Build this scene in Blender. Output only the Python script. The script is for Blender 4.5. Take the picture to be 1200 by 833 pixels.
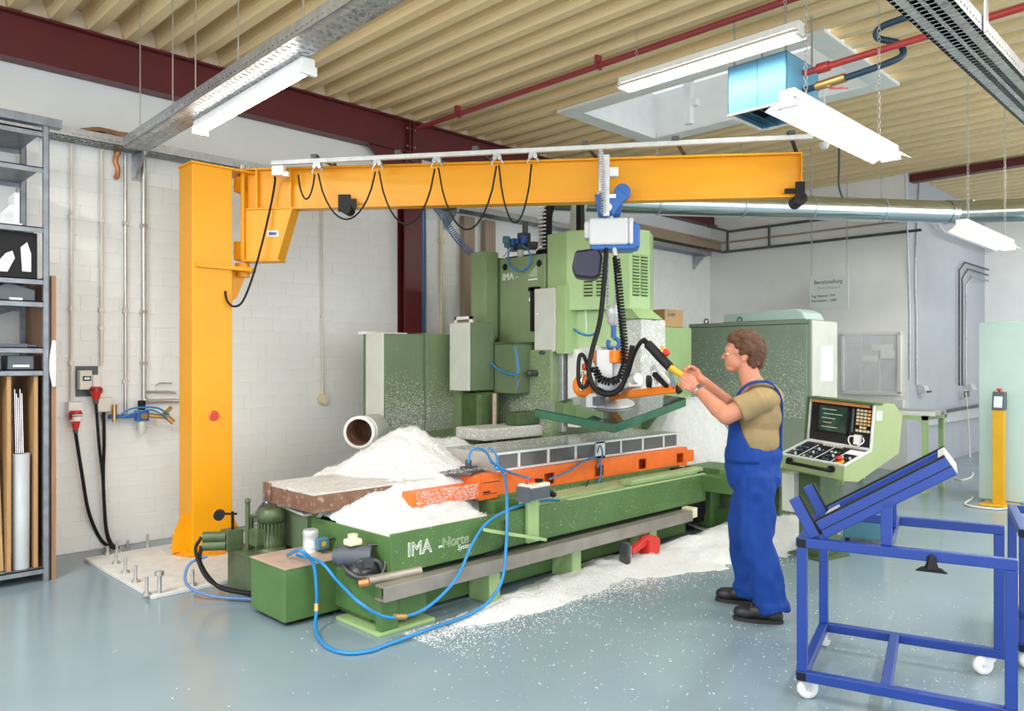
import bpy, bmesh, math, random
import numpy as np
from mathutils import Vector as V, Matrix, noise as mnoise

random.seed(7)
for o in list(bpy.data.objects):
    bpy.data.objects.remove(o)
scn = bpy.context.scene
COL = scn.collection
PI = math.pi
R2 = math.sqrt(.5)

# ------------------------------------------------------------------ camera
FPX, CAMH, HORIZON = 905.0, 1.57, 425.0
cam = bpy.data.cameras.new('camera')
camo = bpy.data.objects.new('camera', cam)
COL.objects.link(camo)
cam.sensor_width = 36
cam.lens = FPX / 1200 * 36
cam.shift_y = (HORIZON - 416.5) / 1200
cam.clip_start = .05
camo.location = (0, 0, CAMH)
camo.rotation_euler = (PI / 2, 0, -PI / 4)
scn.camera = camo

# ------------------------------------------------------------------ world and light
w = bpy.data.worlds.new('world')
scn.world = w
w.use_nodes = True
w.node_tree.nodes['Background'].inputs[0].default_value = (.93, .97, 1, 1)
w.node_tree.nodes['Background'].inputs[1].default_value = 2.1
vs = scn.view_settings
vs.view_transform = 'Standard'
vs.look = 'None'
vs.exposure = 0.43
vs.gamma = 1
vs.use_curve_mapping = False


def area(name, loc, size, power, rot=(0, 0, 0), col=(1, .97, .92)):
    L = bpy.data.lights.new(name, 'AREA')
    L.shape = 'RECTANGLE'
    L.size, L.size_y = size
    L.energy = power
    L.color = col
    o = bpy.data.objects.new(name, L)
    o.location = loc
    o.rotation_euler = rot
    COL.objects.link(o)
    return o


# unseen area lights added as fill, where lamp rows would hang out of view
area('fill_light', (1.2, 1.9, 3.75), (1.5, .25), 60)
area('fill_light', (2.4, -.6, 3.75), (1.5, .25), 60)
area('fill_light', (-.6, 4.2, 3.75), (.25, 1.5), 120)
area('fill_light', (5.6, .2, 3.75), (1.5, .25), 60)
area('fill_light', (9.3, 1.0, 3.75), (1.5, .25), 85)
area('fill_light', (10.9, .2, 3.75), (1.5, .25), 70)
# unseen area light added over the right-hand bay, standing for a skylight
area('bay_fill_light', (14.3, 2.2, 4.1), (1.2, 1.2), 22, col=(.95, .98, 1))


# ------------------------------------------------------------------ coordinates
def C(l, d, z):
    "l metres right of and d metres ahead of the camera point, z above the floor"
    return V(((d + l) * R2, (d - l) * R2, z))


def D(px, py, d):
    return C((px - 600) / FPX * d, d, CAMH - (py - HORIZON) / FPX * d)


def OX(px, py, X):
    t = (px - 600) / FPX
    return D(px, py, X / ((1 + t) * R2))


def OY(px, py, Y):
    t = (px - 600) / FPX
    return D(px, py, Y / ((1 - t) * R2))


def OZ(px, py, Z=0.):
    return D(px, py, FPX * (CAMH - Z) / (py - HORIZON))


# ------------------------------------------------------------------ materials
M = {}


def mat(name, col, rough=.5, metal=0., var=.08, scale=6., bump=0., bscale=40., spec=.5, speck=None, emit=0.,
        alpha=None, coat=0., trans=0., stretch=None):
    m = bpy.data.materials.new(name)
    m.use_nodes = True
    nt = m.node_tree
    N, L = nt.nodes, nt.links
    b = N['Principled BSDF']
    b.inputs['Roughness'].default_value = rough
    b.inputs['Metallic'].default_value = metal
    b.inputs['Specular IOR Level'].default_value = spec
    b.inputs['Coat Weight'].default_value = coat
    b.inputs['Transmission Weight'].default_value = trans
    c4 = (*col, 1)
    b.inputs['Base Color'].default_value = c4
    tc = N.new('ShaderNodeTexCoord')
    src = tc.outputs['Object']
    if stretch:
        mp = N.new('ShaderNodeMapping')
        mp.inputs['Scale'].default_value = stretch
        L.new(src, mp.inputs['Vector'])
        src = mp.outputs['Vector']
    out = None
    if var:
        n = N.new('ShaderNodeTexNoise')
        n.inputs['Scale'].default_value = scale
        n.inputs['Detail'].default_value = 4
        L.new(src, n.inputs['Vector'])
        r = N.new('ShaderNodeValToRGB')
        r.color_ramp.elements[0].position = .3
        r.color_ramp.elements[1].position = .7
        r.color_ramp.elements[0].color = (*[max(0, x * (1 - var)) for x in col], 1)
        r.color_ramp.elements[1].color = (*[min(1, x * (1 + var)) for x in col], 1)
        L.new(n.outputs['Fac'], r.inputs['Fac'])
        out = r.outputs['Color']
    if speck:
        scol, sscale, lo, hi = speck
        n2 = N.new('ShaderNodeTexNoise')
        n2.inputs['Scale'].default_value = sscale
        n2.inputs['Detail'].default_value = 6
        n2.inputs['Roughness'].default_value = .75
        L.new(src, n2.inputs['Vector'])
        mr = N.new('ShaderNodeMapRange')
        mr.inputs['From Min'].default_value = lo
        mr.inputs['From Max'].default_value = hi
        L.new(n2.outputs['Fac'], mr.inputs['Value'])
        mx = N.new('ShaderNodeMix')
        mx.data_type = 'RGBA'
        L.new(mr.outputs['Result'], mx.inputs['Factor'])
        if out:
            L.new(out, mx.inputs['A'])
        else:
            mx.inputs['A'].default_value = c4
        mx.inputs['B'].default_value = (*scol, 1)
        out = mx.outputs['Result']
    if out:
        L.new(out, b.inputs['Base Color'])
    if bump:
        n3 = N.new('ShaderNodeTexNoise')
        n3.inputs['Scale'].default_value = bscale
        n3.inputs['Detail'].default_value = 3
        L.new(src, n3.inputs['Vector'])
        bp = N.new('ShaderNodeBump')
        bp.inputs['Strength'].default_value = bump
        bp.inputs['Distance'].default_value = .02
        L.new(n3.outputs['Fac'], bp.inputs['Height'])
        L.new(bp.outputs['Normal'], b.inputs['Normal'])
    if emit:
        b.inputs['Emission Color'].default_value = c4
        b.inputs['Emission Strength'].default_value = emit
    if alpha is not None:
        b.inputs['Alpha'].default_value = alpha
    M[name] = m
    return m


mat('floor', (.205, .285, .335), .20, var=.07, scale=1.1, bump=.05, bscale=3., speck=((.62, .68, .72), 26, .69, .80))
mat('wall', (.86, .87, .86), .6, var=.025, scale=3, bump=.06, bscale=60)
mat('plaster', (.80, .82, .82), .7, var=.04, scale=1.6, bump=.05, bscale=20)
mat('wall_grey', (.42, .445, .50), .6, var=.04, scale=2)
mat('deck', (.80, .625, .35), .42, var=.07, scale=2.5, bump=.04, bscale=30, stretch=(1, .12, 1))
mat('filler', (.72, .60, .44), .8)
mat('beam_red', (.105, .010, .013), .42, var=.12, scale=2)
mat('galv', (.47, .49, .51), .38, metal=.75, var=.16, scale=18)
mat('galv_light', (.60, .62, .63), .45, metal=.4, var=.08, scale=18)
mat('duct', (.62, .68, .70), .16, metal=1., var=.05, scale=3)
mat('rack', (.22, .24, .27), .45, metal=.5, var=.2, scale=14)
mat('steel', (.55, .54, .52), .35, metal=.8, var=.1, scale=12)
mat('steel_dark', (.09, .09, .095), .45, metal=.5, var=.2, scale=20)
mat('chrome', (.75, .76, .78), .15, metal=1., var=0)
mat('rail', (.34, .31, .27), .4, metal=.55, var=.12, scale=8)
mat('yellow', (.82, .35, .003), .38, var=.04, scale=2, spec=.45)
mat('orange', (.90, .17, .02), .4, var=.06, scale=9, speck=((.85, .75, .68), 90, .66, .74))
mat('orange_lifter', (.88, .22, .015), .32, var=.04)
mat('green', (.082, .172, .050), .42, var=.12, scale=5, speck=((.62, .68, .58), 60, .68, .78))
mat('green_light', (.345, .50, .225), .42, var=.05, scale=4, speck=((.66, .72, .6), 70, .71, .8))
mat('green_column', (.215, .295, .15), .45, var=.06, scale=3, speck=((.66, .70, .62), 70, .70, .8))
mat('green_cabinet', (.125, .18, .095), .5, var=.08, scale=3, speck=((.7, .74, .68), 75, .64, .78))
mat('green_enclosure', (.225, .29, .225), .45, var=.06, scale=3, speck=((.75, .78, .74), 45, .67, .74))
mat('green_dark', (.06, .11, .035), .5, var=.15, scale=8)
mat('green_pump', (.075, .11, .048), .4, var=.2, scale=14)
mat('green_console', (.32, .40, .18), .45, var=.04, scale=4, speck=((.7, .74, .55), 60, .7, .76))
mat('dusty', (.55, .56, .53), .6, var=.08, scale=7, speck=((.86, .87, .86), 40, .5, .62))
mat('panel_grey', (.60, .62, .55), .5, var=.05, speck=((.8, .8, .78), 60, .66, .74))
mat('white_paint', (.82, .82, .80), .45, var=.03)
mat('white_plastic', (.80, .80, .78), .35, var=.02)
mat('cream', (.74, .67, .47), .5, var=.1)
mat('beige', (.72, .70, .62), .4, var=.03)
mat('black', (.008, .008, .009), .5, var=0, spec=.25)
mat('black_gloss', (.01, .01, .012), .12, var=0)
mat('rubber', (.011, .011, .012), .6, var=.1, spec=.25)
mat('grey_box', (.62, .63, .64), .4, var=.03)
mat('slate', (.075, .09, .11), .45, var=.1)
mat('navy', (.014, .011, .04), .4, var=.05)
mat('blue_hoist', (.02, .12, .42), .35, var=.05)
mat('blue_cart', (.008, .040, .25), .34, var=.06, scale=6, speck=((.2, .3, .6), 50, .72, .8))
mat('blue_hose', (.02, .22, .52), .35, var=.03)
mat('blue_cable', (.10, .20, .42), .5)
mat('heater', (.14, .42, .64), .5, var=.03)
mat('teal_box', (.06, .19, .27), .5, var=.06)
mat('panel_teal', (.47, .62, .59), .5, var=.02)
mat('post_yellow', (.68, .37, .006), .4, var=.04)
mat('red', (.62, .03, .025), .35, var=.05)
mat('red_pipe', (.50, .05, .05), .35, var=.06)
mat('pipe_maroon', (.27, .035, .045), .4, var=.06)
mat('petrol', (.02, .06, .10), .4, var=.06)
mat('brown_board', (.33, .17, .09), .55, var=.2, scale=5, stretch=(6, 6, .6))
mat('brown_duct', (.33, .255, .185), .6, var=.05)
mat('rust', (.20, .10, .06), .55, var=.2, scale=10, speck=((.5, .38, .32), 20, .55, .7))
mat('rust_top', (.45, .33, .27), .55, var=.12, scale=10)
mat('wood', (.62, .45, .24), .6, var=.1, stretch=(8, 8, .7))
mat('divider', (.42, .24, .10), .6, var=.1, stretch=(8, 8, .7))
mat('pvc', (.43, .46, .49), .45, var=.05)
mat('cardboard', (.50, .32, .15), .8, var=.05)
mat('chips', (.74, .765, .77), .85, var=.03, scale=30, bump=.6, bscale=90, spec=.15)
mat('flake', (.80, .82, .82), .8, var=0, spec=.2)
mat('concrete', (.64, .645, .63), .6, var=.1, scale=9, speck=((.80, .80, .78), 30, .55, .7))
mat('orange_stain', (.72, .28, .02), .6, var=.3, scale=40)
mat('glass_top', (.02, .06, .04), .04, var=0, coat=.5)
mat('glass_edge', (.028, .125, .070), .15, var=.2, scale=3)
mat('alu', (.74, .75, .75), .4, metal=.2, var=.05)
mat('pane', (.11, .105, .105), .12, var=.15, scale=5)
mat('worktop', (.50, .53, .53), .22, metal=.3, var=.06, speck=((.85, .86, .85), 60, .58, .7))
mat('table_dust', (.56, .54, .52), .45, var=.08, speck=((.72, .71, .7), 30, .52, .66))
mat('brushed', (.55, .50, .47), .35, metal=.5, var=.1, speck=((.85, .85, .85), 80, .62, .7))
mat('skin', (.54, .225, .14), .5, var=.08, scale=25, spec=.4)
mat('hair', (.095, .036, .014), .6, var=.35, scale=40, bump=.8, bscale=120)
mat('khaki', (.30, .22, .11), .85, var=.06, scale=8, bump=.35, bscale=7, spec=.2)
mat('overalls', (.006, .044, .245), .75, var=.10, scale=9, bump=.7, bscale=5, spec=.25, stretch=(1, 1, .6))
mat('shoe', (.012, .012, .014), .45, var=.2)
mat('sole', (.02, .018, .016), .7)
mat('gold', (.62, .47, .22), .25, metal=1., var=0)
mat('lens', (.9, .9, .9), .03, var=0, alpha=.12)
mat('screen', (.022, .060, .048), .12, var=.5, scale=16)
mat('key_cream', (.66, .56, .36), .5, var=.05)
mat('key_amber', (.62, .33, .10), .5, var=.05)
mat('lettering', (.85, .87, .84), .5, var=0)
mat('lettering_faint', (.46, .55, .40), .5, var=0)
mat('ink', (.12, .14, .16), .6, var=0)
mat('ink_blue', (.04, .08, .28), .6, var=0)
mat('sign', (.72, .77, .76), .35, var=.02)
mat('paper', (.86, .88, .87), .6, var=0)
mat('notice_glass', (.74, .77, .82), .15, var=.05)
mat('clear_hose', (.62, .66, .60), .25, var=.1)
mat('tube_lit', (1, .97, .90), .5, var=0, emit=17.)
mat('sky_glass', (.93, .96, 1), .5, var=0, emit=.42)
mat('lcd', (.7, .8, .8), .3, var=.2, scale=60)
mat('brass', (.55, .36, .14), .35, metal=.8, var=.1)
mat('copper', (.6, .25, .10), .4, metal=.6, var=.1)


# ------------------------------------------------------------------ mesh builder
WORLD = {}          # object -> world position of its origin


class MB:
    def __init__(s, xf=None):
        s.v, s.f, s.sm, s.xf = [], [], [], xf

    def add(s, vs, fs, smooth=False):
        k = len(s.v)
        if s.xf is not None:
            vs = [s.xf @ V(p) for p in vs]
        s.v += [tuple(p) for p in vs]
        s.f += [tuple(i + k for i in q) for q in fs]
        s.sm += [smooth] * len(fs)
        return s

    def hexa(s, p):
        return s.add(p, [(0, 3, 2, 1), (4, 5, 6, 7), (0, 1, 5, 4), (1, 2, 6, 5), (2, 3, 7, 6), (3, 0, 4, 7)])

    def box(s, x0, x1, y0, y1, z0, z1):
        return s.hexa([(x0, y0, z0), (x1, y0, z0), (x1, y1, z0), (x0, y1, z0),
                       (x0, y0, z1), (x1, y0, z1), (x1, y1, z1), (x0, y1, z1)])

    def cbox(s, c, sx, sy, sz):
        return s.box(c[0] - sx / 2, c[0] + sx / 2, c[1] - sy / 2, c[1] + sy / 2, c[2] - sz / 2, c[2] + sz / 2)

    def bar(s, p0, p1, wd, ht, up=(0, 0, 1)):
        p0, p1 = V(p0), V(p1)
        a = (p1 - p0).normalized()
        b = a.cross(V(up))
        if b.length < 1e-4:
            b = a.cross(V((1, 0, 0)))
        b.normalize()
        u = b.cross(a).normalized()
        b *= wd / 2
        u *= ht / 2
        return s.hexa([p0 - b - u, p1 - b - u, p1 + b - u, p0 + b - u, p0 - b + u, p1 - b + u, p1 + b + u, p0 + b + u])

    def prism(s, poly, vec):
        "closed polygon of 3D points swept by vec"
        n = len(poly)
        a = [V(p) for p in poly]
        b = [p + V(vec) for p in a]
        fs = [tuple(reversed(range(n))), tuple(range(n, 2 * n))] + [(i, (i + 1) % n, (i + 1) % n + n, i + n) for i in range(n)]
        return s.add(a + b, fs)

    def lathe(s, p0, axis, prof, n=20, caps=True):
        p0, a = V(p0), V(axis).normalized()
        b = a.orthogonal().normalized()
        c = a.cross(b)
        vs, fs = [], []
        for t, r in prof:
            for i in range(n):
                q = 2 * PI * i / n
                vs.append(p0 + a * t + (b * math.cos(q) + c * math.sin(q)) * r)
        m = len(prof)
        for j in range(m - 1):
            for i in range(n):
                k = (i + 1) % n
                fs.append((j * n + i, j * n + k, (j + 1) * n + k, (j + 1) * n + i))
        s.add(vs, fs, True)
        ends = []
        if caps and prof[0][1] > 1e-6:
            ends.append((vs[:n], [tuple(reversed(range(n)))]))
        if caps and prof[-1][1] > 1e-6:
            ends.append((vs[-n:], [tuple(range(n))]))
        for cv, cf in ends:
            s.add(cv, cf)
        return s

    def cyl(s, p0, p1, r0, r1=None, n=16):
        p0, p1 = V(p0), V(p1)
        return s.lathe(p0, p1 - p0, [(0, r0), ((p1 - p0).length, r0 if r1 is None else r1)], n)

    def ell(s, c, r, n=20, m=12):
        if isinstance(r, (int, float)):
            r = (r, r, r)
        vs, fs = [], []
        for j in range(m + 1):
            th = PI * j / m
            if j in (0, m):
                vs.append((c[0], c[1], c[2] + r[2] * math.cos(th)))
                continue
            for i in range(n):
                ph = 2 * PI * i / n
                vs.append((c[0] + r[0] * math.sin(th) * math.cos(ph), c[1] + r[1] * math.sin(th) * math.sin(ph), c[2] + r[2] * math.cos(th)))
        rows = lambda j, i: 0 if j == 0 else (1 + (m - 1) * n if j == m else 1 + (j - 1) * n + i % n)
        for j in range(m):
            for i in range(n):
                q = [rows(j, i), rows(j + 1, i), rows(j + 1, i + 1), rows(j, i + 1)]
                q2 = []
                for x in q:
                    if x not in q2:
                        q2.append(x)
                fs.append(tuple(q2))
        return s.add(vs, fs, True)

    def caps(s, p0, p1, r0, r1, n=14):
        "tapered limb with round ends"
        s.cyl(p0, p1, r0, r1, n)
        s.ell(p0, r0, n, 8)
        s.ell(p1, r1, n, 8)
        return s

    def tube(s, pts, r, n=8, closed=False):
        pts = [V(p) for p in pts]
        m = len(pts)
        rr = r if isinstance(r, (list, tuple)) else [r] * m
        T = []
        for i in range(m):
            if closed:
                t = pts[(i + 1) % m] - pts[i - 1]
            else:
                t = pts[min(i + 1, m - 1)] - pts[max(i - 1, 0)]
            T.append(t.normalized() if t.length > 1e-9 else V((0, 0, 1)))
        b = T[0].orthogonal().normalized()
        vs, fs = [], []
        for i in range(m):
            b = (b - T[i] * b.dot(T[i]))
            b = b.normalized() if b.length > 1e-6 else T[i].orthogonal().normalized()
            c = T[i].cross(b)
            for k in range(n):
                q = 2 * PI * k / n
                vs.append(pts[i] + (b * math.cos(q) + c * math.sin(q)) * rr[i])
        for i in range(m if closed else m - 1):
            j = (i + 1) % m
            for k in range(n):
                k2 = (k + 1) % n
                fs.append((i * n + k, i * n + k2, j * n + k2, j * n + k))
        s.add(vs, fs, True)
        if not closed:
            s.add(vs[:n], [tuple(reversed(range(n)))])
            s.add(vs[-n:], [tuple(range(n))])
        return s

    def ribbed(s, pts, r, pitch=.02, depth=.12, n=14):
        "corrugated hose"
        P = resample(pts, pitch / 2)
        return s.tube(P, [r * (1 if i % 2 else 1 - depth) for i in range(len(P))], n)

    def coil(s, pts, R, r, pitch, n=6, seg=12):
        P = resample(pts, pitch / seg)
        out = []
        b = None
        for i, p in enumerate(P):
            t = (P[min(i + 1, len(P) - 1)] - P[max(0, i - 1)]).normalized()
            b = t.orthogonal() if b is None else b - t * b.dot(t)
            b.normalize()
            c = t.cross(b)
            q = 2 * PI * i / seg
            out.append(p + (b * math.cos(q) + c * math.sin(q)) * R)
        return s.tube(out, r, n)

    def chain(s, p0, p1, link=.03, r=.003):
        p0, p1 = V(p0), V(p1)
        a = p1 - p0
        n = max(2, int(a.length / (link * .78)))
        a = a.normalized()
        b = a.orthogonal().normalized()
        c = a.cross(b)
        for i in range(n):
            m = p0.lerp(p1, (i + .5) / n)
            e = b if i % 2 else c
            s.tube([m + a * (link / 2 * math.cos(q)) + e * (link * .3 * math.sin(q)) for q in [2 * PI * k / 8 for k in range(8)]], r, 4, True)
        return s

    def build(s, name, m, parent=None, label=None, cat=None, group=None, kind=None, bevel=0., base=False, fixn=True):
        me = bpy.data.meshes.new(name)
        A = np.array(s.v, dtype=np.float64)
        lo, hi = A.min(0), A.max(0)
        o = (lo + hi) / 2
        if parent is None or base:
            o[2] = lo[2]
        A = A - o
        me.from_pydata([tuple(x) for x in A.tolist()], [], s.f)
        me.polygons.foreach_set('use_smooth', s.sm)
        if fixn:
            bm = bmesh.new()
            bm.from_mesh(me)
            bmesh.ops.recalc_face_normals(bm, faces=bm.faces)
            bm.to_mesh(me)
            bm.free()
        me.materials.append(M[m] if isinstance(m, str) else m)
        ob = bpy.data.objects.new(name, me)
        COL.objects.link(ob)
        ob.location = V(o.tolist()) - (WORLD[parent] if parent else V((0, 0, 0)))
        WORLD[ob] = V(o.tolist())
        if parent:
            ob.parent = parent
        if bevel:
            bv = ob.modifiers.new('bevel', 'BEVEL')
            bv.width = bevel
            bv.segments = 2
            bv.limit_method = 'ANGLE'
            bv.angle_limit = .6
        tag(ob, label, cat, group, kind)
        return ob


def tag(o, label=None, cat=None, group=None, kind=None):
    for k, v in (('label', label), ('category', cat), ('group', group), ('kind', kind)):
        if v:
            o[k] = v
    return o


def thing(name, loc, label, cat, group=None):
    o = bpy.data.objects.new(name, None)
    COL.objects.link(o)
    o.location = loc
    o.empty_display_size = .1
    WORLD[o] = V(loc)
    return tag(o, label, cat, group)


def copy_tree(o, parent=None, move=None, rotz=None, label=None):
    c = o.copy()
    COL.objects.link(c)
    c.parent = parent
    if move is not None:
        c.location = V(move)
        WORLD[c] = V(move)
    if rotz is not None:
        c.rotation_euler.z = rotz
    if label:
        c['label'] = label
    for ch in list(o.children):
        copy_tree(ch, c)
    return c


def resample(pts, step):
    pts = [V(p) for p in pts]
    L = [0]
    for i in range(1, len(pts)):
        L.append(L[-1] + (pts[i] - pts[i - 1]).length)
    n = max(2, int(L[-1] / step) + 1)
    out, j = [], 0
    for i in range(n):
        t = L[-1] * i / (n - 1)
        while j < len(pts) - 2 and L[j + 1] < t:
            j += 1
        q = (t - L[j]) / max(1e-9, L[j + 1] - L[j])
        out.append(pts[j].lerp(pts[j + 1], min(1, max(0, q))))
    return out


def cr(pts, k=8):
    "smooth curve through points"
    P = [V(p) for p in pts]
    P = [P[0] * 2 - P[1]] + P + [P[-1] * 2 - P[-2]]
    out = []
    for i in range(1, len(P) - 2):
        a, b, c, d = P[i - 1:i + 3]
        for j in range(k):
            t = j / k
            out.append(.5 * ((2 * b) + (c - a) * t + (2 * a - 5 * b + 4 * c - d) * t * t + (3 * b - a - 3 * c + d) * t ** 3))
    out.append(P[-2])
    return out


def text(body, loc, size, rot, m, parent=None, outline=0., name='lettering', shear=0., sx=1.):
    cu = bpy.data.curves.new(name, 'FONT')
    cu.body = body
    cu.size = size
    cu.shear = shear
    if outline:
        cu.fill_mode = 'NONE'
        cu.bevel_depth = outline
        cu.bevel_resolution = 1
    else:
        cu.extrude = .0008
    t = bpy.data.objects.new(name, cu)
    COL.objects.link(t)
    dg = bpy.context.evaluated_depsgraph_get()
    me = bpy.data.meshes.new_from_object(t.evaluated_get(dg))
    bpy.data.objects.remove(t)
    R = rot.to_3x3()
    mb = MB()
    vsx = [V(loc) + R @ V((v.co.x * sx, v.co.y, v.co.z)) for v in me.vertices]
    mb.add(vsx, [tuple(p.vertices) for p in me.polygons])
    bpy.data.meshes.remove(me)
    return mb.build(name, m, parent, fixn=False)


def frame(O, ax, ay, az):
    m = Matrix.Identity(4)
    for i, a in enumerate((ax, ay, az)):
        for j in range(3):
            m[j][i] = a[j]
    for j in range(3):
        m[j][3] = O[j]
    return m


FACE_NY = frame((0, 0, 0), (1, 0, 0), (0, 0, 1), (0, -1, 0))     # lettering on a face that looks towards -Y
FACE_NX = frame((0, 0, 0), (0, -1, 0), (0, 0, 1), (-1, 0, 0))    # on a face that looks towards -X


def simple(name, m, fn, label=None, cat=None, parent=None, **kw):
    mb = MB()
    fn(mb)
    return mb.build(name, m, parent, label, cat, **kw)


def solid_mesh(mb, name, m, parent, voxel, iters=4, label=None, warp=None):
    "one continuous surface from overlapping volumes"
    tmp = MB()
    tmp.v, tmp.f, tmp.sm = mb.v, mb.f, mb.sm
    ob = tmp.build('temp_volume', m)
    off = WORLD[ob].copy()
    md = ob.modifiers.new('r', 'REMESH')
    md.mode = 'VOXEL'
    md.voxel_size = voxel
    md.use_smooth_shade = True
    if iters:
        s_ = ob.modifiers.new('s', 'SMOOTH')
        s_.factor = .5
        s_.iterations = iters
    dg = bpy.context.evaluated_depsgraph_get()
    me = bpy.data.meshes.new_from_object(ob.evaluated_get(dg))
    old = ob.data
    bpy.data.objects.remove(ob)
    bpy.data.meshes.remove(old)
    out = MB()
    P = [v.co + off for v in me.vertices]
    if warp:
        P = [warp(p, v.normal) for p, v in zip(P, me.vertices)]
    out.v = [tuple(p) for p in P]
    out.f = [tuple(p.vertices) for p in me.polygons]
    out.sm = [True] * len(out.f)
    bpy.data.meshes.remove(me)
    return out.build(name, m, parent, label, fixn=False)

# ================================================================== the setting
YW, XW, YR, XF = 7.07, 11.95, 3.85, 16.0       # left wall, back wall, recess wall, far wall
DECK0, DECK1 = 4.30, 4.45
simple('floor', 'floor', lambda b: b.box(-4, 17, -5, 7.4, -.1, 0), kind='structure')

# painted block wall
BL, BH, JT = .30, .125, .004
wl = simple('wall_left', 'wall', lambda b: b.box(-4, XW + .2, YW + .004, YW + .22, 0, DECK0), kind='structure')
simple('plaster_band', 'plaster', lambda b: b.box(-4, XW, YW, YW + .004, 27 * BH, 3.95), parent=wl)


def block_mesh(nm, ln):
    x, z = (ln - JT) / 2, (BH - JT) / 2
    y0, y1, e = -.006, .0, .0025
    vs = [(-x, y1, -z), (x, y1, -z), (x, y1, z), (-x, y1, z), (-x + e, y0, -z + e), (x - e, y0, -z + e), (x - e, y0, z - e), (-x + e, y0, z - e),
          (-x, y0 + e, -z), (x, y0 + e, -z), (x, y0 + e, z), (-x, y0 + e, z)]
    fs = [(4, 5, 6, 7), (8, 9, 5, 4), (9, 10, 6, 5), (10, 11, 7, 6), (11, 8, 4, 7), (0, 1, 9, 8), (1, 2, 10, 9), (2, 3, 11, 10), (3, 0, 8, 11)]
    me = bpy.data.meshes.new(nm)
    me.from_pydata(vs, [], fs)
    me.materials.append(M['wall'])
    return me, vs, fs


bme, bvs, bfs = block_mesh('brick', BL)
rest = MB()
cnt = 0
for r in range(27):
    off = (r % 2) * BL / 2 + (.07 if r % 3 == 0 else 0)
    k = int((-1.6) / BL)
    x = -1.6 + off
    while x < XW - .2:
        c = (x + BL / 2, YW + .006 - random.random() * .0012, (r + .5) * BH)
        if 1.55 < c[0] < 4.88 and cnt < 300:
            o = bpy.data.objects.new('brick', bme)
            COL.objects.link(o)
            o.parent = wl
            o.location = V(c) - WORLD[wl]
            cnt += 1
        else:
            rest.add([(v[0] + c[0], v[1] + c[1], v[2] + c[2]) for v in bvs], bfs)
        x += BL
rest.build('brickwork', 'wall', wl, kind='stuff', fixn=False)

simple('wall_back', 'wall', lambda b: b.box(XW, XW + .2, YR + .002, YW + .22, 0, DECK1), kind='structure')
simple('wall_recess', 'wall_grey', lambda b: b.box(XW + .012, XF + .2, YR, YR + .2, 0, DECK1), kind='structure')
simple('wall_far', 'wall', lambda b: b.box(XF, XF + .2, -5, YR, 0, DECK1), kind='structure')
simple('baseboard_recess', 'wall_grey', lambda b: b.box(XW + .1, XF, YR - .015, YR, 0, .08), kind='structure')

# trapezoidal steel deck with the skylight opening
SKX0, SKX1, SKY0, SKY1 = 6.30, 7.95, 2.70, 5.52
PT = .28
X0 = 1.505 - .0425 - PT * 18
prof = [(0, 0), (.085, 0), (.100, .05), (.112, .055), (.130, .15), (.165, .15), (.170, .143), (.195, .143), (.200, .15), (.235, .15), (.253, .055), (.265, .05)]
dk = MB()


def deck_strip(xa, xb, ya, yb):
    pts = []
    k = 0
    while X0 + k * PT < xb + .5:
        for px_, pz in prof:
            x = X0 + k * PT + px_
            if xa <= x <= xb:
                pts.append((x, DECK0 + pz))
        k += 1
    n = len(pts)
    dk.add([(x, ya, z) for x, z in pts] + [(x, yb, z) for x, z in pts], [(i, i + 1, i + 1 + n, i + n) for i in range(n - 1)])


deck_strip(-3.6, SKX0 + .01, -4, YW + .1)
deck_strip(SKX0 - .05, SKX1 + .05, -4, SKY0)
deck_strip(SKX0 - .05, SKX1 + .05, SKY1, YW + .1)
deck_strip(SKX1 - .01, XF + .2, -4, YW + .1)
dk.build('ceiling', 'deck', kind='structure', fixn=False)
fl = MB()
for k in range(14, 60):
    xa = X0 + k * PT
    if xa > XW - .4:
        break
    fl.prism([(xa + .09, YW - .12, DECK0), (xa + .275, YW - .12, DECK0), (xa + .23, YW - .12, DECK0 + .145), (xa + .135, YW - .12, DECK0 + .145)], (0, .1, 0))
fl.build('trim_1', 'filler', kind='structure')

# skylight
sk = thing('skylight', ((SKX0 + SKX1) / 2, (SKY0 + SKY1) / 2, DECK0 - .03), 'white framed square skylight set into the ribbed ceiling', 'skylight')
b = MB()
fw = .16
b.box(SKX0 - .05, SKX1 + .05, SKY0 - .05, SKY0 + fw, DECK0 - .03, DECK0)
b.box(SKX0 - .05, SKX1 + .05, SKY1 - fw, SKY1 + .05, DECK0 - .03, DECK0)
b.box(SKX0 - .05, SKX0 + fw, SKY0 + fw, SKY1 - fw, DECK0 - .03, DECK0)
b.box(SKX1 - fw, SKX1 + .05, SKY0 + fw, SKY1 - fw, DECK0 - .03, DECK0)
b.build('frame', 'white_paint', sk, bevel=.004)
ix0, ix1, iy0, iy1 = SKX0 + fw, SKX1 - fw, SKY0 + fw, SKY1 - fw
for q in ((ix0 - .03, ix0, iy0, iy1), (ix1, ix1 + .03, iy0, iy1), (ix0, ix1, iy0 - .03, iy0), (ix0, ix1, iy1, iy1 + .03)):
    simple('curb_panel', 'white_paint', lambda b: b.box(*q, DECK0, DECK0 + .5), parent=sk)
simple('glazing', 'sky_glass', lambda b: b.box(ix0 - .03, ix1 + .03, iy0 - .03, iy1 + .03, DECK0 + .5, DECK0 + .52), parent=sk)
simple('glazing_bar', 'white_paint', lambda b: b.box(ix0, ix1, (iy0 + iy1) / 2 - .03, (iy0 + iy1) / 2 + .03, DECK0 + .42, DECK0 + .5), parent=sk)
p = D(807, 140, 8.3)
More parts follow.
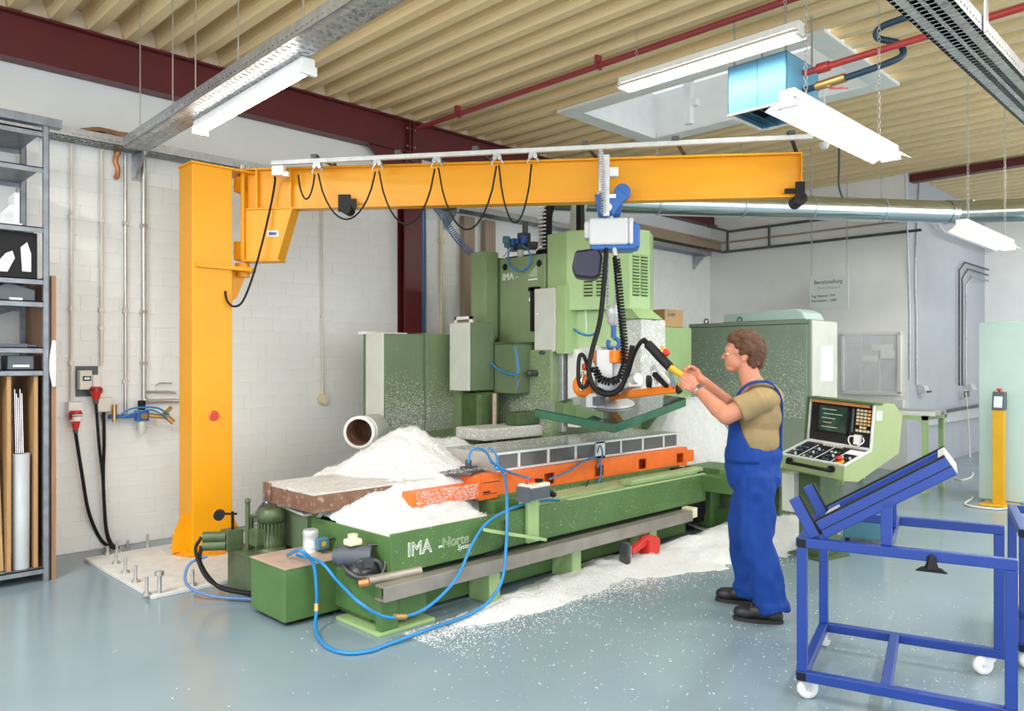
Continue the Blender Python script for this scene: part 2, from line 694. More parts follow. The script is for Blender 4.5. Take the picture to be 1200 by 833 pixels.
simple('opener', 'white_paint', lambda b: (b.box(p.x - .04, p.x + .04, p.y - .04, p.y + .04, p.z - .05, DECK0 + .42), b.box(p.x - .02, p.x + .06, p.y - .10, p.y - .04, DECK0 + .02, DECK0 + .09)), parent=sk)

# ------------------------------------------------------------------ steelwork on the left wall
BY = YW - .14
bmst = thing('steel_beam', (5, BY, 3.92), 'long dark red steel beam under the ribbed ceiling', 'beam')
b = MB()
b.box(-4, XW - .02, BY + .045, BY + .06, 3.935, 4.275)
b.box(-4, XW - .02, BY - .02, BY + .13, 3.92, 3.937)
b.box(-4, XW - .02, BY - .02, BY + .13, 4.272, 4.29)
b.build('girder', 'beam_red', bmst)
simple('splice_plate', 'beam_red', lambda b: (b.box(5.30, 5.325, BY - .01, BY + .05, 3.94, 4.27), b.box(5.345, 5.37, BY - .01, BY + .05, 3.94, 4.27)), parent=bmst)
for z_ in (4.0, 4.2):
    simple('bolt', 'steel', lambda b: (b.cyl((5.28, BY + .02, z_), (5.40, BY + .02, z_), .013, n=6)), parent=bmst)
simple('haunch', 'beam_red', lambda b: b.prism([(4.75, BY + .02, 3.93), (5.28, BY + .02, 3.93), (5.28, BY + .02, 3.55)], (0, .04, 0)), parent=bmst)
st = thing('steel_column', (5.36, YW - .1, 0), 'dark red steel column standing against the white block wall', 'column')
b = MB()
b.box(5.24, 5.48, YW - .14, YW - .125, 0, 3.918)
b.box(5.24, 5.48, YW - .02, YW - .002, 0, 3.918)
b.box(5.352, 5.368, YW - .125, YW - .02, 0, 3.918)
b.build('shaft', 'beam_red', st)
simple('base_plate', 'beam_red', lambda b: b.box(5.18, 5.54, YW - .2, YW - .002, 0, .02), parent=st)
for k in range(5):
    simple('blue_cable', 'blue_cable', lambda b: b.tube(cr([(5.52 + .022 * k, YW - .045 - .01 * (k % 2), 3.38), (5.53 + .02 * k, YW - .05, 2.4), (5.52 + .02 * k, YW - .045, .9)], 6), .008, 6),
           'slim blue cable clipped beside the dark red steel column', 'cable', group='blue cables beside the steel column')
for k, x_ in enumerate((6.17, 6.52)):
    simple('cable_duct', 'brown_duct', lambda b: (b.box(x_, x_ + .16, YW - .09, YW - .007, .5, 3.34), b.box(x_ - .006, x_ + .166, YW - .096, YW - .085, .5, 3.34)),
           ('tall brown cable duct on the wall next to the cream conduit', 'tall brown cable duct half hidden by the green column fin')[k], 'duct', bevel=.004)
simple('conduit', 'cream', lambda b: (b.cyl((5.86, YW - .03, .6), (5.86, YW - .03, 3.36), .02), b.box(5.83, 5.89, YW - .06, YW - .005, 2.98, 3.04)), 'cream conduit on the wall between steel column and brown ducts', 'conduit')

# second steel beam over the opening to the bay
simple('steel_beam', 'beam_red', lambda b: (b.box(XW + .05, XW + .2, -4, YR - .01, DECK0 - .11, DECK0 - .002),), 'dark red beam crossing the ceiling at the bay opening', 'beam')


# ------------------------------------------------------------------ cable trays
def tray(name, p0, p1, wd, ht, label, group=None):
    "perforated sheet metal tray from p0 to p1 (centre of the underside)"
    p0, p1 = V(p0), V(p1)
    a = (p1 - p0).normalized()
    s_ = a.cross(V((0, 0, 1))).normalized()
    L = (p1 - p0).length
    X = frame(p0, a, s_, V((0, 0, 1)))
    t = thing(name, (p0 + p1) / 2, label, 'cable tray', group)
    th = .003
    b = MB(X)
    n = int(L / .055)
    st_ = L / n
    # bottom: strips with real slots between cross bars
    for y0, y1 in ((-wd / 2, -wd / 2 + .022), (-wd * .20, -wd * .05), (wd * .05, wd * .20), (wd / 2 - .022, wd / 2)):
        b.box(0, L, y0, y1, 0, th)
    for i in range(n + 1):
        b.box(max(0, i * st_ - .02), min(L, i * st_ + .02), -wd / 2, wd / 2, 0, th)
    b.build('tray_floor', 'galv', t)
    for sgn in (-1, 1):
        b = MB(X)
        y0 = sgn * wd / 2
        ya, yb = (y0 - th, y0) if sgn > 0 else (y0, y0 + th)
        b.box(0, L, ya, yb, 0, ht * .30)
        b.box(0, L, ya, yb, ht * .45, ht)
        for i in range(n + 1):
            b.box(max(0, i * st_ - .016), min(L, i * st_ + .016), ya, yb, ht * .3, ht * .45)
        b.box(0, L, ya - (.012 if sgn > 0 else 0), yb + (0 if sgn > 0 else .012), ht, ht + .003)
        b.build('tray_side', 'galv', t)
    return t


tray('cable_tray', (2.318, -1.5, 3.56), (2.318, 6.72, 3.335), .2, .08, 'perforated steel cable tray hung over the orange jib post')
tray('cable_tray', (-2, 6.94, 3.375), (11.6, 6.94, 3.375), .2, .07, 'perforated steel cable tray fixed along the white block wall')
tray('cable_tray', (.8, 1.30, 3.40), (15, 1.30, 3.40), .24, .085, 'perforated steel cable tray hung near the glowing chain-hung lamp')
for x_ in (1.2, 2.42, 4.2, 5.93, 7.6, 9.6, 11.4):
    simple('tray_bracket', 'galv', lambda b: (b.prism([(x_, YW - .235, 3.372), (x_, YW - .007, 3.372), (x_, YW - .007, 3.17), (x_, YW - .03, 3.17), (x_, YW - .2, 3.33), (x_, YW - .235, 3.34)], (.025, 0, 0)),
                                              b.box(x_ - .02, x_ + .05, YW - .016, YW - .007, 3.15, 3.37)),
           'steel cantilever bracket under the wall cable tray', 'bracket', group='brackets under the wall cable tray')
# cables lying in the wall tray and a tangle at the joint
for k in range(3):
    simple('cable', 'slate', lambda b: b.tube(cr([(-1.5, 6.9 + .03 * k, 3.40), (1, 6.92 + .02 * k, 3.395), (3, 6.9 + .03 * k, 3.40), (6, 6.93 + .02 * k, 3.40), (11.3, 6.92 + .02 * k, 3.397)], 6), .011, 6),
           'dark cable lying in the wall cable tray', 'cable', group='cables in the wall tray')
simple('cable_bundle', 'brown_board', lambda b: [b.tube(cr([(1.95 + .02 * i, 6.88 + .01 * i, 3.455 + .008 * (i % 3)), (2.1, 6.9 + .012 * i, 3.485 + .008 * (i % 4)), (2.3 + .01 * i, 6.92, 3.475 + .006 * i), (2.5, 6.9 + .01 * i, 3.455)], 5), .011, 6) for i in range(6)],
       'brown tangle of cables heaped on the wall tray', 'cables')

# suspension rods and wires from the ceiling
for x_, y_ in ((2.24, 6.4), (2.24, 5.75), (2.24, 5.35), (2.24, 4.7), (2.24, 3.9), (2.40, 3.5), (2.24, 3.2), (2.40, 2.6)):
    simple('suspension_wire', 'steel', lambda b: b.cyl((x_, y_, 3.345 + .0272 * (6.72 - y_)), (x_, y_, DECK1 - .003), .0045, n=6), 'thin hanger rod holding the tray above the orange post', 'rod', group='hangers of the tray above the orange post')
for x_ in (5.0, 6.3, 7.6, 9.2):
    simple('suspension_wire', 'steel', lambda b: b.cyl((x_, 1.19, 3.40), (x_, 1.19, DECK0 + .002), .005, n=6), 'thin hanger rod holding the tray near the chain-hung lamp', 'rod', group='hangers of the tray near the lamp')
simple('hanger_strip', 'galv_light', lambda b: b.box(4.85, 4.90, 1.17, 1.175, 3.4, DECK0), 'flat white hanger strip beside the perforated tray', 'hanger')


# ------------------------------------------------------------------ lamps
def lamp(p0, p1, label, wd=.17, reflector=True, hang=None):
    p0, p1 = V(p0), V(p1)
    a = (p1 - p0).normalized()
    s_ = a.cross(V((0, 0, 1))).normalized()
    L = (p1 - p0).length
    X = frame(p0, a, s_, V((0, 0, 1)))
    t = thing('fluorescent_lamp', (p0 + p1) / 2, label, 'lamp')
    b = MB(X)
    b.box(0, L, -.045, .045, .055, .105)
    b.build('housing', 'white_paint', t, bevel=.006)
    if reflector:
        b = MB(X)
        for sg in (-1, 1):
            b.prism([(0, sg * .04, .055), (0, sg * wd / 2, .012), (0, sg * wd / 2, .008), (0, sg * .04, .050)], (L, 0, 0))
        b.build('reflector', 'white_paint', t)
    for e in (.0, L - .03):
        b = MB(X)
        b.box(e, e + .03, -.06, .06, .005, .06)
        b.build('lamp_holder', 'white_plastic', t, bevel=.004)
    for sg in ((-1, 1) if reflector else (0,)):
        b = MB(X)
        b.cyl((.03, sg * .035, .024), (L - .03, sg * .035, .024), .018, n=12)
        b.build('lamp_tube', 'tube_lit', t)
    for h in (hang or ()):
        b = MB()
        q = X @ V((h * L, 0, .105))
        b.chain(q, (q.x, q.y, DECK1 - .004), .034, .0022)
        b.build('chain', 'steel', t)
    return t


lamp((2.42, 4.15, 3.30), (2.42, 5.72, 3.257), 'glowing fluorescent lamp fixed under the cable tray above the orange post', reflector=False)
lamp((5.2, 2.36, 3.83), (5.2, 3.91, 3.83), 'glowing fluorescent lamp beside the skylight in front of the blue heater', hang=(.08, .9))
lamp((3.93, 1.87, 2.92), (5.49, 1.87, 2.92), 'large glowing fluorescent lamp hanging on chains below the blue heater', .24, hang=(.15, .85))
lamp((7.3, 1.93, 2.68), (8.9, 1.93, 2.68), 'small glowing fluorescent lamp hanging in front of the galvanised duct', .2, hang=(.12, .9))

# ------------------------------------------------------------------ heater and pipes under the ceiling
ht = thing('air_heater', (5.75, 2.85, 3.5), 'blue boxy ceiling air heater with black louvres underneath', 'heater')
hx0, hx1, hy0, hy1, hz0, hz1 = 5.47, 6.02, 2.6, 3.08, 3.51, 3.88
b = MB()
b.box(hx0, hx1, hy0, hy0 + .012, hz0, hz1); b.box(hx0, hx1, hy1 - .012, hy1, hz0, hz1)
b.box(hx0, hx0 + .012, hy0, hy1, hz0, hz1); b.box(hx1 - .012, hx1, hy0, hy1, hz0, hz1)
b.box(hx0, hx1, hy0, hy1, hz1 - .012, hz1)
b.build('housing', 'heater', ht, bevel=.004)
simple('cover_seam', 'teal_box', lambda b: b.box(hx0 - .002, hx0, 2.83, 2.836, hz0 + .01, hz1 - .01), parent=ht)
simple('louvre_backing', 'black', lambda b: b.box(hx0 + .02, hx1 - .02, hy0 + .02, hy1 - .02, hz0 + .09, hz0 + .1), parent=ht)
b = MB()
b.box(hx0, hx1, hy0 - .006, hy0 + .018, hz0 - .012, hz0); b.box(hx0, hx1, hy1 - .018, hy1 + .006, hz0 - .012, hz0)
b.box(hx0 - .006, hx0 + .018, hy0, hy1, hz0 - .012, hz0); b.box(hx1 - .018, hx1 + .006, hy0, hy1, hz0 - .012, hz0)
b.build('louvre_frame', 'white_paint', ht)
for k in range(5):
    y_ = hy0 + .07 + k * .085
    simple('louvre', 'petrol', lambda b: b.prism([(hx0 + .02, y_, hz0), (hx0 + .02, y_ + .045, hz0 + .04), (hx0 + .02, y_ + .048, hz0 + .037), (hx0 + .02, y_ + .003, hz0 - .004)], (hx1 - hx0 - .04, 0, 0)), parent=ht)
for x_, y_ in ((hx0 + .05, hy0 + .03), (hx1 - .05, hy0 + .03), (hx0 + .05, hy1 - .03), (hx1 - .05, hy1 - .03)):
    simple('hanger', 'galv', lambda b: b.cyl((x_, y_, hz1), (x_, y_, DECK0 + .002), .008, n=8), parent=ht)
simple('heating_pipe', 'red_pipe', lambda b: (b.tube(cr([(5.75, 2.598, 3.78), (5.75, 2.3, 3.79), (5.75, 1.6, 3.81), (5.75, .5, 3.84), (5.75, -2, 3.9)], 6), .025, 10), b.cyl((5.75, 2.49, 3.785), (5.75, 2.40, 3.787), .038)),
       'red heating pipe running into the blue heater', 'pipe')
simple('heating_pipe', 'petrol', lambda b: (b.tube(cr([(5.75, 2.598, 3.65), (5.75, 2.35, 3.66), (5.78, 2.02, 3.70), (5.85, 1.92, 3.76), (5.85, 1.95, 3.85), (5.82, 2.08, 3.92), (5.8, 2.05, 3.98), (5.8, 1.85, 4.0), (5.8, 1.2, 4.03), (5.8, -2, 4.1)], 8), .024, 10)),
       'dark blue heating pipe with a swan neck beside the heater', 'pipe')
vl = thing('shut_off_valve', (5.75, 2.36, 3.60), 'brass shut-off valve with red lever on the heater pipes', 'valve')
simple('body', 'brass', lambda b: (b.cyl((5.75, 2.50, 3.655), (5.75, 2.28, 3.668), .034), b.cyl((5.75, 2.40, 3.665), (5.75, 2.40, 3.625), .02)), parent=vl)
simple('lever', 'red', lambda b: b.bar((5.75, 2.40, 3.618), (5.73, 2.26, 3.58), .018, .012), parent=vl)
simple('ceiling_pipe', 'pipe_maroon', lambda b: (b.cyl((5.40, -2, 4.21), (5.40, 6.9, 4.21), .026), [b.box(5.365, 5.435, y_, y_ + .03, 4.18, DECK0) for y_ in (2.4, 4.3, 6.2)]), 'thin dark red pipe clipped along the ribbed ceiling', 'pipe')
# galvanised air ducts
dct = thing('air_duct', D(900, 241, 9.4), 'shiny galvanised air duct crossing the hall behind the yellow jib arm', 'air duct')
pA, pB, pC_ = D(640, 234, 8.95), D(1122, 249, 9.9), D(1290, 243, 9.0)
simple('duct_pipe', 'duct', lambda b: b.cyl(pA, pB, .142, n=28), parent=dct)
simple('duct_pipe', 'duct', lambda b: b.cyl(pB, pC_, .142, n=28), parent=dct)
simple('elbow', 'duct', lambda b: (b.cyl(pB.lerp(pA, .03), pB, .152, n=28), b.ell(pB, .152, 28, 16), b.cyl(pB, pB.lerp(pC_, .12), .152, n=28)), parent=dct)
for k in (.25, .45, .62, .8):
    q = pA.lerp(pB, k)
    a_ = (pB - pA).normalized() * .012
    simple('duct_clamp', 'galv', lambda b: (b.cyl(q - a_, q + a_, .148, n=28), b.cyl(q + V((0, 0, .11)), (q.x, q.y, DECK0 + .002), .006, n=6)), parent=dct)
# dark wall pipes around the back corner
for k, (z_, r_) in enumerate(((3.46, .022), (3.62, .016), (3.80, .022))):
    simple('wall_pipe', 'steel_dark' if k != 1 else 'brown_duct', lambda b: b.tube([(XW - .06, YR - 1.5 if k == 0 else YR + .05, z_), (XW - .06, 6.9 - .12 * k, z_), (10.6 + .3 * k, 6.9 - .12 * k, z_)] if k != 0 else [(XW - .06, YR - .2, z_), (XW - .06, 6.78, z_), (11.3, 6.78, z_)], r_, 10),
           ('dark steel pipe low on the back wall near the corner', 'thin brown pipe between two dark pipes on the back wall', 'dark steel pipe high on the back wall near the corner')[k], 'pipe')
for y_, l_ in ((6.70, 'short vertical connector between the dark wall pipes at the corner'), (5.95, 'short vertical connector midway between the dark wall pipes')):
    simple('pipe_riser', 'steel_dark', lambda b: b.cyl((XW - .06, y_, 3.47), (XW - .06, y_, 3.80), .02), l_, 'pipe')
simple('soffit', 'brown_duct', lambda b: b.box(9.4, XW - .02, YW - .22, YW - .007, 3.5, 3.66), 'pale brown boxed duct on the wall above the tray end', 'duct')

# sign on chains and notice board
sg = thing('hanging_sign', OX(971, 358, XW - .5), 'pale hanging sign with printed lines on two long chains', 'sign')
s0, s1 = OX(949, 325, XW - .5), OX(995, 360, XW - .5)
simple('board', 'sign', lambda b: b.box(XW - .51, XW - .495, s1.y, s0.y, s1.z, s0.z), parent=sg, bevel=.002)
text('Bereitstellung', (XW - .512, s0.y - .07, s0.z - .115), .085, FACE_NX, 'ink', sg, sx=.9)
text('Modul-Fertigteil', (XW - .512, s0.y - .12, s0.z - .19), .055, FACE_NX, 'lettering_faint', sg, sx=.95)
text('Tag. Material : IMA', (XW - .512, s0.y - .03, s0.z - .31), .055, FACE_NX, 'ink', sg, sx=.85)
text('Kommission  : 1000', (XW - .512, s0.y - .03, s0.z - .38), .055, FACE_NX, 'ink', sg, sx=.85)
for y_ in (s0.y - .03, s1.y + .03):
    simple('chain', 'steel', lambda b: b.chain((XW - .503, y_, s0.z), (XW - .503, y_, DECK1 - .004), .045, .004), parent=sg)
sg = thing('hanging_sign', OX(795, 345, XW - .35), 'blank white sign on chains above the cardboard box', 'sign')
s0, s1 = OX(783, 334, XW - .35), OX(813, 368, XW - .35)
simple('board', 'white_paint', lambda b: b.box(XW - .36, XW - .345, s1.y, s0.y, s1.z, s0.z), parent=sg, bevel=.002)
text('Bereitstellung', (XW - .362, s0.y - .03, s0.z - .13), .065, FACE_NX, 'lettering_faint', sg, sx=.95)
for y_ in (s0.y - .02, s1.y + .02):
    simple('chain', 'steel', lambda b: b.chain((XW - .353, y_, s0.z), (XW - .353, y_, DECK1 - .004), .05, .004), parent=sg)
nb = thing('notice_board', (XW - .03, 4.35, 1.1), 'glazed wall notice board with three sliding panels', 'notice board')
n0, n1 = OX(989, 392, XW - .02), OX(1054, 461, XW - .02)
b = MB()
for q in ((n1.y - .03, n0.y + .03, n0.z - .02, n0.z + .03), (n1.y - .03, n0.y + .03, n1.z - .03, n1.z + .02), (n1.y - .03, n1.y + .02, n1.z, n0.z), (n0.y - .02, n0.y + .03, n1.z, n0.z)):
    b.box(XW - .06, XW - .002, *q)
b.build('frame', 'white_plastic', nb, bevel=.004)
dy = (n0.y - n1.y) / 3
for k in range(3):
    simple('sliding_pane', 'notice_glass', lambda b: b.box(XW - .04 - .006 * k, XW - .035 - .006 * k, n1.y + k * dy, n1.y + (k + 1) * dy + .01, n1.z, n0.z), parent=nb)
for y_, z_, w_, h_ in ((n1.y + .05, n0.z - .37, .2, .12), (n1.y + .08, n0.z - .25, .3, .09), (n1.y + dy + .03, n0.z - .42, .22, .1)):
    simple('paper_sheet', 'paper', lambda b: b.box(XW - .056, XW - .054, y_, y_ + w_, z_, z_ + h_), parent=nb)
simple('wall_dado', 'white_plastic', lambda b: b.box(XW - .05, XW - .001, YR + .05, 4.95, .92, 1.03), 'white wall rail under the notice board', 'rail')

# ------------------------------------------------------------------ services in the right-hand bay
for k, (px0, lab) in enumerate(((1066, 'thin steel conduit nearest the wall corner in the bay'), (1074, 'thin steel conduit dropping to a grey wall socket'))):
    q = OY(px0, 445 if k == 0 else 452, YR - .02)
    simple('conduit', 'galv', lambda b: b.tube(cr([(q.x - (.18 if k == 0 else -.12), YR - .02, DECK0), (q.x - .05, YR - .02, 3.0), (q.x, YR - .02, 2.2), (q.x, YR - .02, q.z)], 6), .012, 8), lab, 'conduit')
q = OY(1081, 457, YR - .04)
so = thing('wall_socket', q, 'grey angled wall socket in the bay at the conduit end', 'socket')
simple('box', 'galv_light', lambda b: b.prism([(q.x - .12, YR - .001, q.z - .05), (q.x - .12, YR - .001, q.z + .09), (q.x - .12, YR - .09, q.z + .07), (q.x - .12, YR - .13, q.z - .03)], (.2, 0, 0)), parent=so, bevel=.006)
simple('lid', 'steel_dark', lambda b: b.bar((q.x - .1, YR - .14, q.z - .02), (q.x + .07, YR - .14, q.z - .02), .02, .03), parent=so)
for k, px0 in enumerate((1124, 1127.5, 1132)):
    q = OY(px0, 452, YR - .04)
    simple('conduit', ('steel_dark', 'slate', 'galv')[k], lambda b: b.tube([(q.x, YR - .04, q.z), (q.x, YR - .04, 3.1 - .12 * k), (q.x + .2, YR - .07, 3.25 - .1 * k), (XF - .05, YR - .07, 3.25 - .1 * k)], .014, 8),
           ('dark conduit of the trio on the grey bay wall', 'slate grey conduit of the trio on the bay wall', 'pale steel conduit of the trio on the bay wall')[k], 'conduit')
q = OY(1135, 455, YR - .06)
so = thing('wall_socket', q, 'grey wall sockets at the foot of three conduits', 'socket')
simple('box', 'galv_light', lambda b: (b.prism([(q.x - .02, YR - .001, q.z - .05), (q.x - .02, YR - .001, q.z + .1), (q.x - .02, YR - .1, q.z + .07), (q.x - .02, YR - .14, q.z - .03)], (.26, 0, 0)), b.box(q.x - .32, q.x - .12, YR - .08, YR - .001, q.z - .16, q.z - .02)), parent=so, bevel=.006)
simple('lid', 'steel_dark', lambda b: b.box(q.x - .33, q.x - .11, YR - .10, YR - .08, q.z - .14, q.z - .04), parent=so)
simple('wall_duct', 'galv_light', lambda b: (b.box(12.6, XF - .01, YR - .06, YR - .001, .62, .78)), 'pale trunking running low along the bay wall', 'duct')
simple('wall_pipe', 'steel_dark', lambda b: b.tube([(12.3, YR - .1, .80), (15.9, YR - .1, .83)], .025, 8), 'dark pipe above the low trunking in the bay', 'pipe')
simple('cable', 'beige', lambda b: b.tube(cr([OY(1132, 460, YR - .12), OY(1135, 500, YR - .12), OY(1137, 540, YR - .2), OZ(1140, 556, .01), OZ(1130, 562, .01), OZ(1118, 561, .01)], 8), .012, 6), 'pale cable dropping from the bay sockets to the floor', 'cable')
simple('wall_pipe', 'galv_light', lambda b: (b.tube([(12.4, YR - .1, 3.85), (13.2, YR - .12, 3.6), (15.95, YR - .12, 3.6)], .022, 8),), 'white angled pipe high on the bay wall', 'pipe')
# pale partition, yellow post and green bench
p0 = OZ(1147, 586)
simple('partition_panel', 'panel_teal', lambda b: (b.box(p0.x, p0.x + .06, p0.y - 2.6, p0.y, 0.02, 2.03), b.box(p0.x + .06, p0.x + .7, p0.y - .06, p0.y - .004, .02, 2.03), b.box(p0.x + .03, p0.x + .68, p0.y - 2.55, p0.y - .01, 0, .02)), 'tall pale mint green machine panel beside the yellow post', 'panel', bevel=.008)
q = OZ(1171, 592)
yp = thing('operator_post', (q.x, q.y, 0), 'yellow floor post with black button box on top', 'control post')
simple('base_plate', 'post_yellow', lambda b: b.box(q.x - .17, q.x + .17, q.y - .17, q.y + .17, 0, .015), parent=yp, bevel=.003)
simple('post', 'post_yellow', lambda b: b.box(q.x - .055, q.x + .055, q.y - .055, q.y + .055, .015, 1.05), parent=yp, bevel=.005)
cb = simple('control_box', 'slate', lambda b: b.prism([(q.x - .065, q.y - .06, 1.05), (q.x + .065, q.y - .06, 1.05), (q.x + .065, q.y - .06, 1.25), (q.x - .025, q.y - .06, 1.25)], (0, .12, 0)), parent=yp, bevel=.005)
simple('keypad', 'lcd', lambda b: b.hexa([V(v_) for v_ in ((q.x - .064, q.y - .04, 1.08), (q.x - .064, q.y + .04, 1.08), (q.x - .060, q.y + .04, 1.08), (q.x - .060, q.y - .04, 1.08), (q.x - .037, q.y - .04, 1.2), (q.x - .037, q.y + .04, 1.2), (q.x - .033, q.y + .04, 1.2), (q.x - .033, q.y - .04, 1.2))]), parent=cb)
simple('emergency_button', 'red', lambda b: b.lathe((q.x, q.y, 1.25), (0, 0, 1), [(0, .012), (.015, .012), (.018, .03), (.035, .028), (.04, .0)], 14), parent=cb)
simple('indicator', 'post_yellow', lambda b: (b.cyl((q.x - .02, q.y + .04, 1.25), (q.x - .02, q.y + .04, 1.265), .012), b.cyl((q.x - .02, q.y - .04, 1.25), (q.x - .02, q.y - .04, 1.265), .012)), parent=cb)
simple('cable', 'beige', lambda b: b.tube(cr([(q.x - .1, q.y - .15, .012), (q.x - .35, q.y - .05, .012), (q.x - .3, q.y + .25, .012), (p0.x - .03, p0.y + .06, .012), (p0.x + .1, p0.y + .1, .015)], 8), .012, 6), 'pale cable curling round the yellow post base', 'cable')
gb = OZ(1084, 578)
tb = thing('work_bench', (gb.x, gb.y, 0), 'green steel stand carrying aluminium profiles behind the console', 'bench')
bz = .88
legs = ((gb.x, gb.y), (gb.x + .7, gb.y + .02), (gb.x, gb.y + 1.0), (gb.x + .7, gb.y + 1.0))
for x_, y_ in legs:
    simple('leg', 'green_light', lambda b: b.box(x_ - .03, x_ + .03, y_ - .03, y_ + .03, 0, bz), parent=tb)
simple('top_frame', 'green_light', lambda b: (b.box(gb.x - .03, gb.x + .03, gb.y - .03, gb.y + 1.03, bz, bz + .05), b.box(gb.x + .67, gb.x + .73, gb.y - .03, gb.y + 1.03, bz, bz + .05), b.box(gb.x - .03, gb.x + .73, gb.y - .03, gb.y + .03, bz, bz + .05)), parent=tb)
for k in range(6):
    x_ = gb.x + .02 + k * .1
    simple('aluminium_profile', ('alu', 'steel', 'beige')[k % 3], lambda b: (b.box(x_, x_ + .05, gb.y - .10 + .03 * (k % 2), gb.y + 1.2, bz + .05, bz + .085), b.box(x_ + .01, x_ + .04, gb.y - .10 + .03 * (k % 2), gb.y + 1.2, bz + .085, bz + .1)),
           'pale metal profile lying on the green stand', 'profile', group='profiles on the green stand')

# small ceiling fittings
q = D(966, 174, 7.6)
simple('smoke_detector', 'white_plastic', lambda b: (b.lathe((q.x, q.y, q.z), (0, 0, 1), [(0, .03), (.02, .045), (.05, .05), (.06, .03)], 18), b.cyl((q.x, q.y, q.z + .06), (q.x, q.y, DECK1 - .003), .008, n=8)), 'small white detector on a thin rod beyond the boom end', 'detector')
q = D(983, 232, 8.8)
simple('cable_drop', 'slate', lambda b: b.tube(cr([(q.x, q.y, DECK1 - .003), (q.x + .01, q.y, 3.9), (q.x, q.y, 3.6), (q.x + .03, q.y - .03, q.z)], 6), .013, 8), 'grey cable dropping from the ceiling to the galvanised duct', 'cable')
# ================================================================== shelf rack and wall services on the left
rk = thing('shelf_rack', (1.2, 6.6, 0), 'tall grey steel shelf rack with board dividers below', 'shelf rack')
RX, RY0, RY1 = 1.575, 6.29, 6.92
for x_ in (RX, -.9):
    for y_ in (RY0, RY1):
        simple('upright', 'rack', lambda b: (b.box(x_ - .035, x_, y_ - .003, y_ + .035, 0, 3.27), b.box(x_ - .004, x_ + .002, y_ - .003, y_ + .04, 0, 3.27)), parent=rk)
for z_ in (.10, 1.52, 1.68, 2.01, 2.17, 2.54, 2.97, 3.23):
    simple('shelf_board', 'rack', lambda b: (b.box(-.9, RX - .036, RY0 + .004, RY1 + .03, z_ - .008, z_), b.box(-.9, RX - .036, RY0 + .004, RY0 + .012, z_ - .04, z_), b.box(-.9, RX - .036, RY1 + .022, RY1 + .03, z_ - .04, z_)), parent=rk)
simple('top_cap', 'rack', lambda b: b.box(-.92, RX + .08, RY0 - .02, RY0 + .06, 3.27, 3.33), parent=rk)
simple('diagonal_brace', 'rack', lambda b: b.bar((.7, RY1 + .04, 1.7), (1.53, RY1 + .04, 2.0), .006, .03), parent=rk)
simple('back_panel', 'plaster', lambda b: b.box(-.9, RX - .06, RY1 + .05, RY1 + .06, 2.2, 3.2), parent=rk)
for x_ in (1.20, 1.335, 1.50):
    simple('divider', 'divider', lambda b: b.box(x_ - .012, x_ + .012, RY0 + .03, RY1 + .02, .105, 1.475), parent=rk)
simple('side_board', 'brown_board', lambda b: b.box(RX + .02, RX + .05, RY0 + .02, YW - .02, 0, 2.2), 'brown board leaning upright at the side of the shelf rack', 'board')
# things on the rack
simple('plastic_tube', 'pvc', lambda b: (b.lathe((1.42, RY0 + .09, .103), (0, 0, 1), [(0, .052), (.82, .056), (.82, .05), (.1, .046)], 20)), 'grey plastic tube standing between the board dividers', 'tube')
for k in range(5):
    simple('metal_rod', 'chrome', lambda b: b.cyl((1.40 + .012 * k, RY0 + .08 + .008 * (k % 2), .2), (1.385 + .012 * k, RY0 + .11 + .004 * k, 1.38 - .03 * (k % 3)), .005, n=8), 'thin bright rod standing in the grey plastic tube', 'rod', group='rods in the plastic tube')
simple('wooden_batten', 'wood', lambda b: b.bar((1.295, RY0 + .1, .104), (1.275, RY0 + .14, .95), .03, .03), 'pale wooden batten standing in the shelf rack', 'batten')
simple('white_strip', 'white_paint', lambda b: b.bar((1.245, RY0 + .08, .104), (1.24, RY0 + .1, .7), .035, .02), 'white drilled strip standing beside the wooden batten', 'strip')
simple('angle_bar', 'slate', lambda b: b.bar((1.225, RY0 + .2, .9), (1.28, RY0 + .15, .82), .02, .02), 'short dark bar wedged between the dividers', 'bar')
dp = thing('drawing_panel', (1.3, RY0 + .1, 2.17), 'black panel with two grey cut metal templates', 'panel')
simple('board', 'black', lambda b: b.box(1.1, 1.515, RY0 + .06, RY0 + .075, 2.172, 2.50), parent=dp)
simple('template', 'galv_light', lambda b: b.prism([(1.30 + u, RY0 + .058, 2.24 + v_) for u, v_ in ((-.03, -.03), (.03, -.03), (.075, .07), (.06, .12), (.02, .10), (-.04, .02))], (0, -.006, 0)), parent=dp)
simple('template', 'galv_light', lambda b: b.prism([(1.43 + u, RY0 + .058, 2.24 + v_) for u, v_ in ((-.01, -.02), (.045, -.02), (.045, .11), (.02, .19), (-.02, .15))], (0, -.006, 0)), parent=dp)
bd = thing('machine_part', (1.32, RY0 + .2, 2.54), 'small grey machined block on the upper shelf', 'machine part')
simple('plate', 'white_paint', lambda b: b.box(1.38, 1.41, RY0 + .08, RY0 + .28, 2.542, 2.78), parent=bd, bevel=.004)
simple('base', 'galv_light', lambda b: b.box(1.22, 1.42, RY0 + .06, RY0 + .3, 2.541, 2.56), parent=bd)
simple('rib', 'galv', lambda b: [b.prism([(1.24, RY0 + .1 + .05 * k, 2.56), (1.38, RY0 + .1 + .05 * k, 2.56), (1.38, RY0 + .1 + .05 * k, 2.72)], (0, .012, 0)) for k in range(3)], parent=bd)
bx_ = thing('storage_bin', (1.33, RY0 + .15, 2.01), 'blue-grey plastic bin with white label on the narrow shelf', 'bin')
simple('tub', 'slate', lambda b: b.prism([(1.27, RY0 + .05, 2.012), (1.5, RY0 + .05, 2.012), (1.5, RY0 + .05, 2.09), (1.33, RY0 + .05, 2.14), (1.27, RY0 + .05, 2.10)], (0, .25, 0)), parent=bx_, bevel=.006)
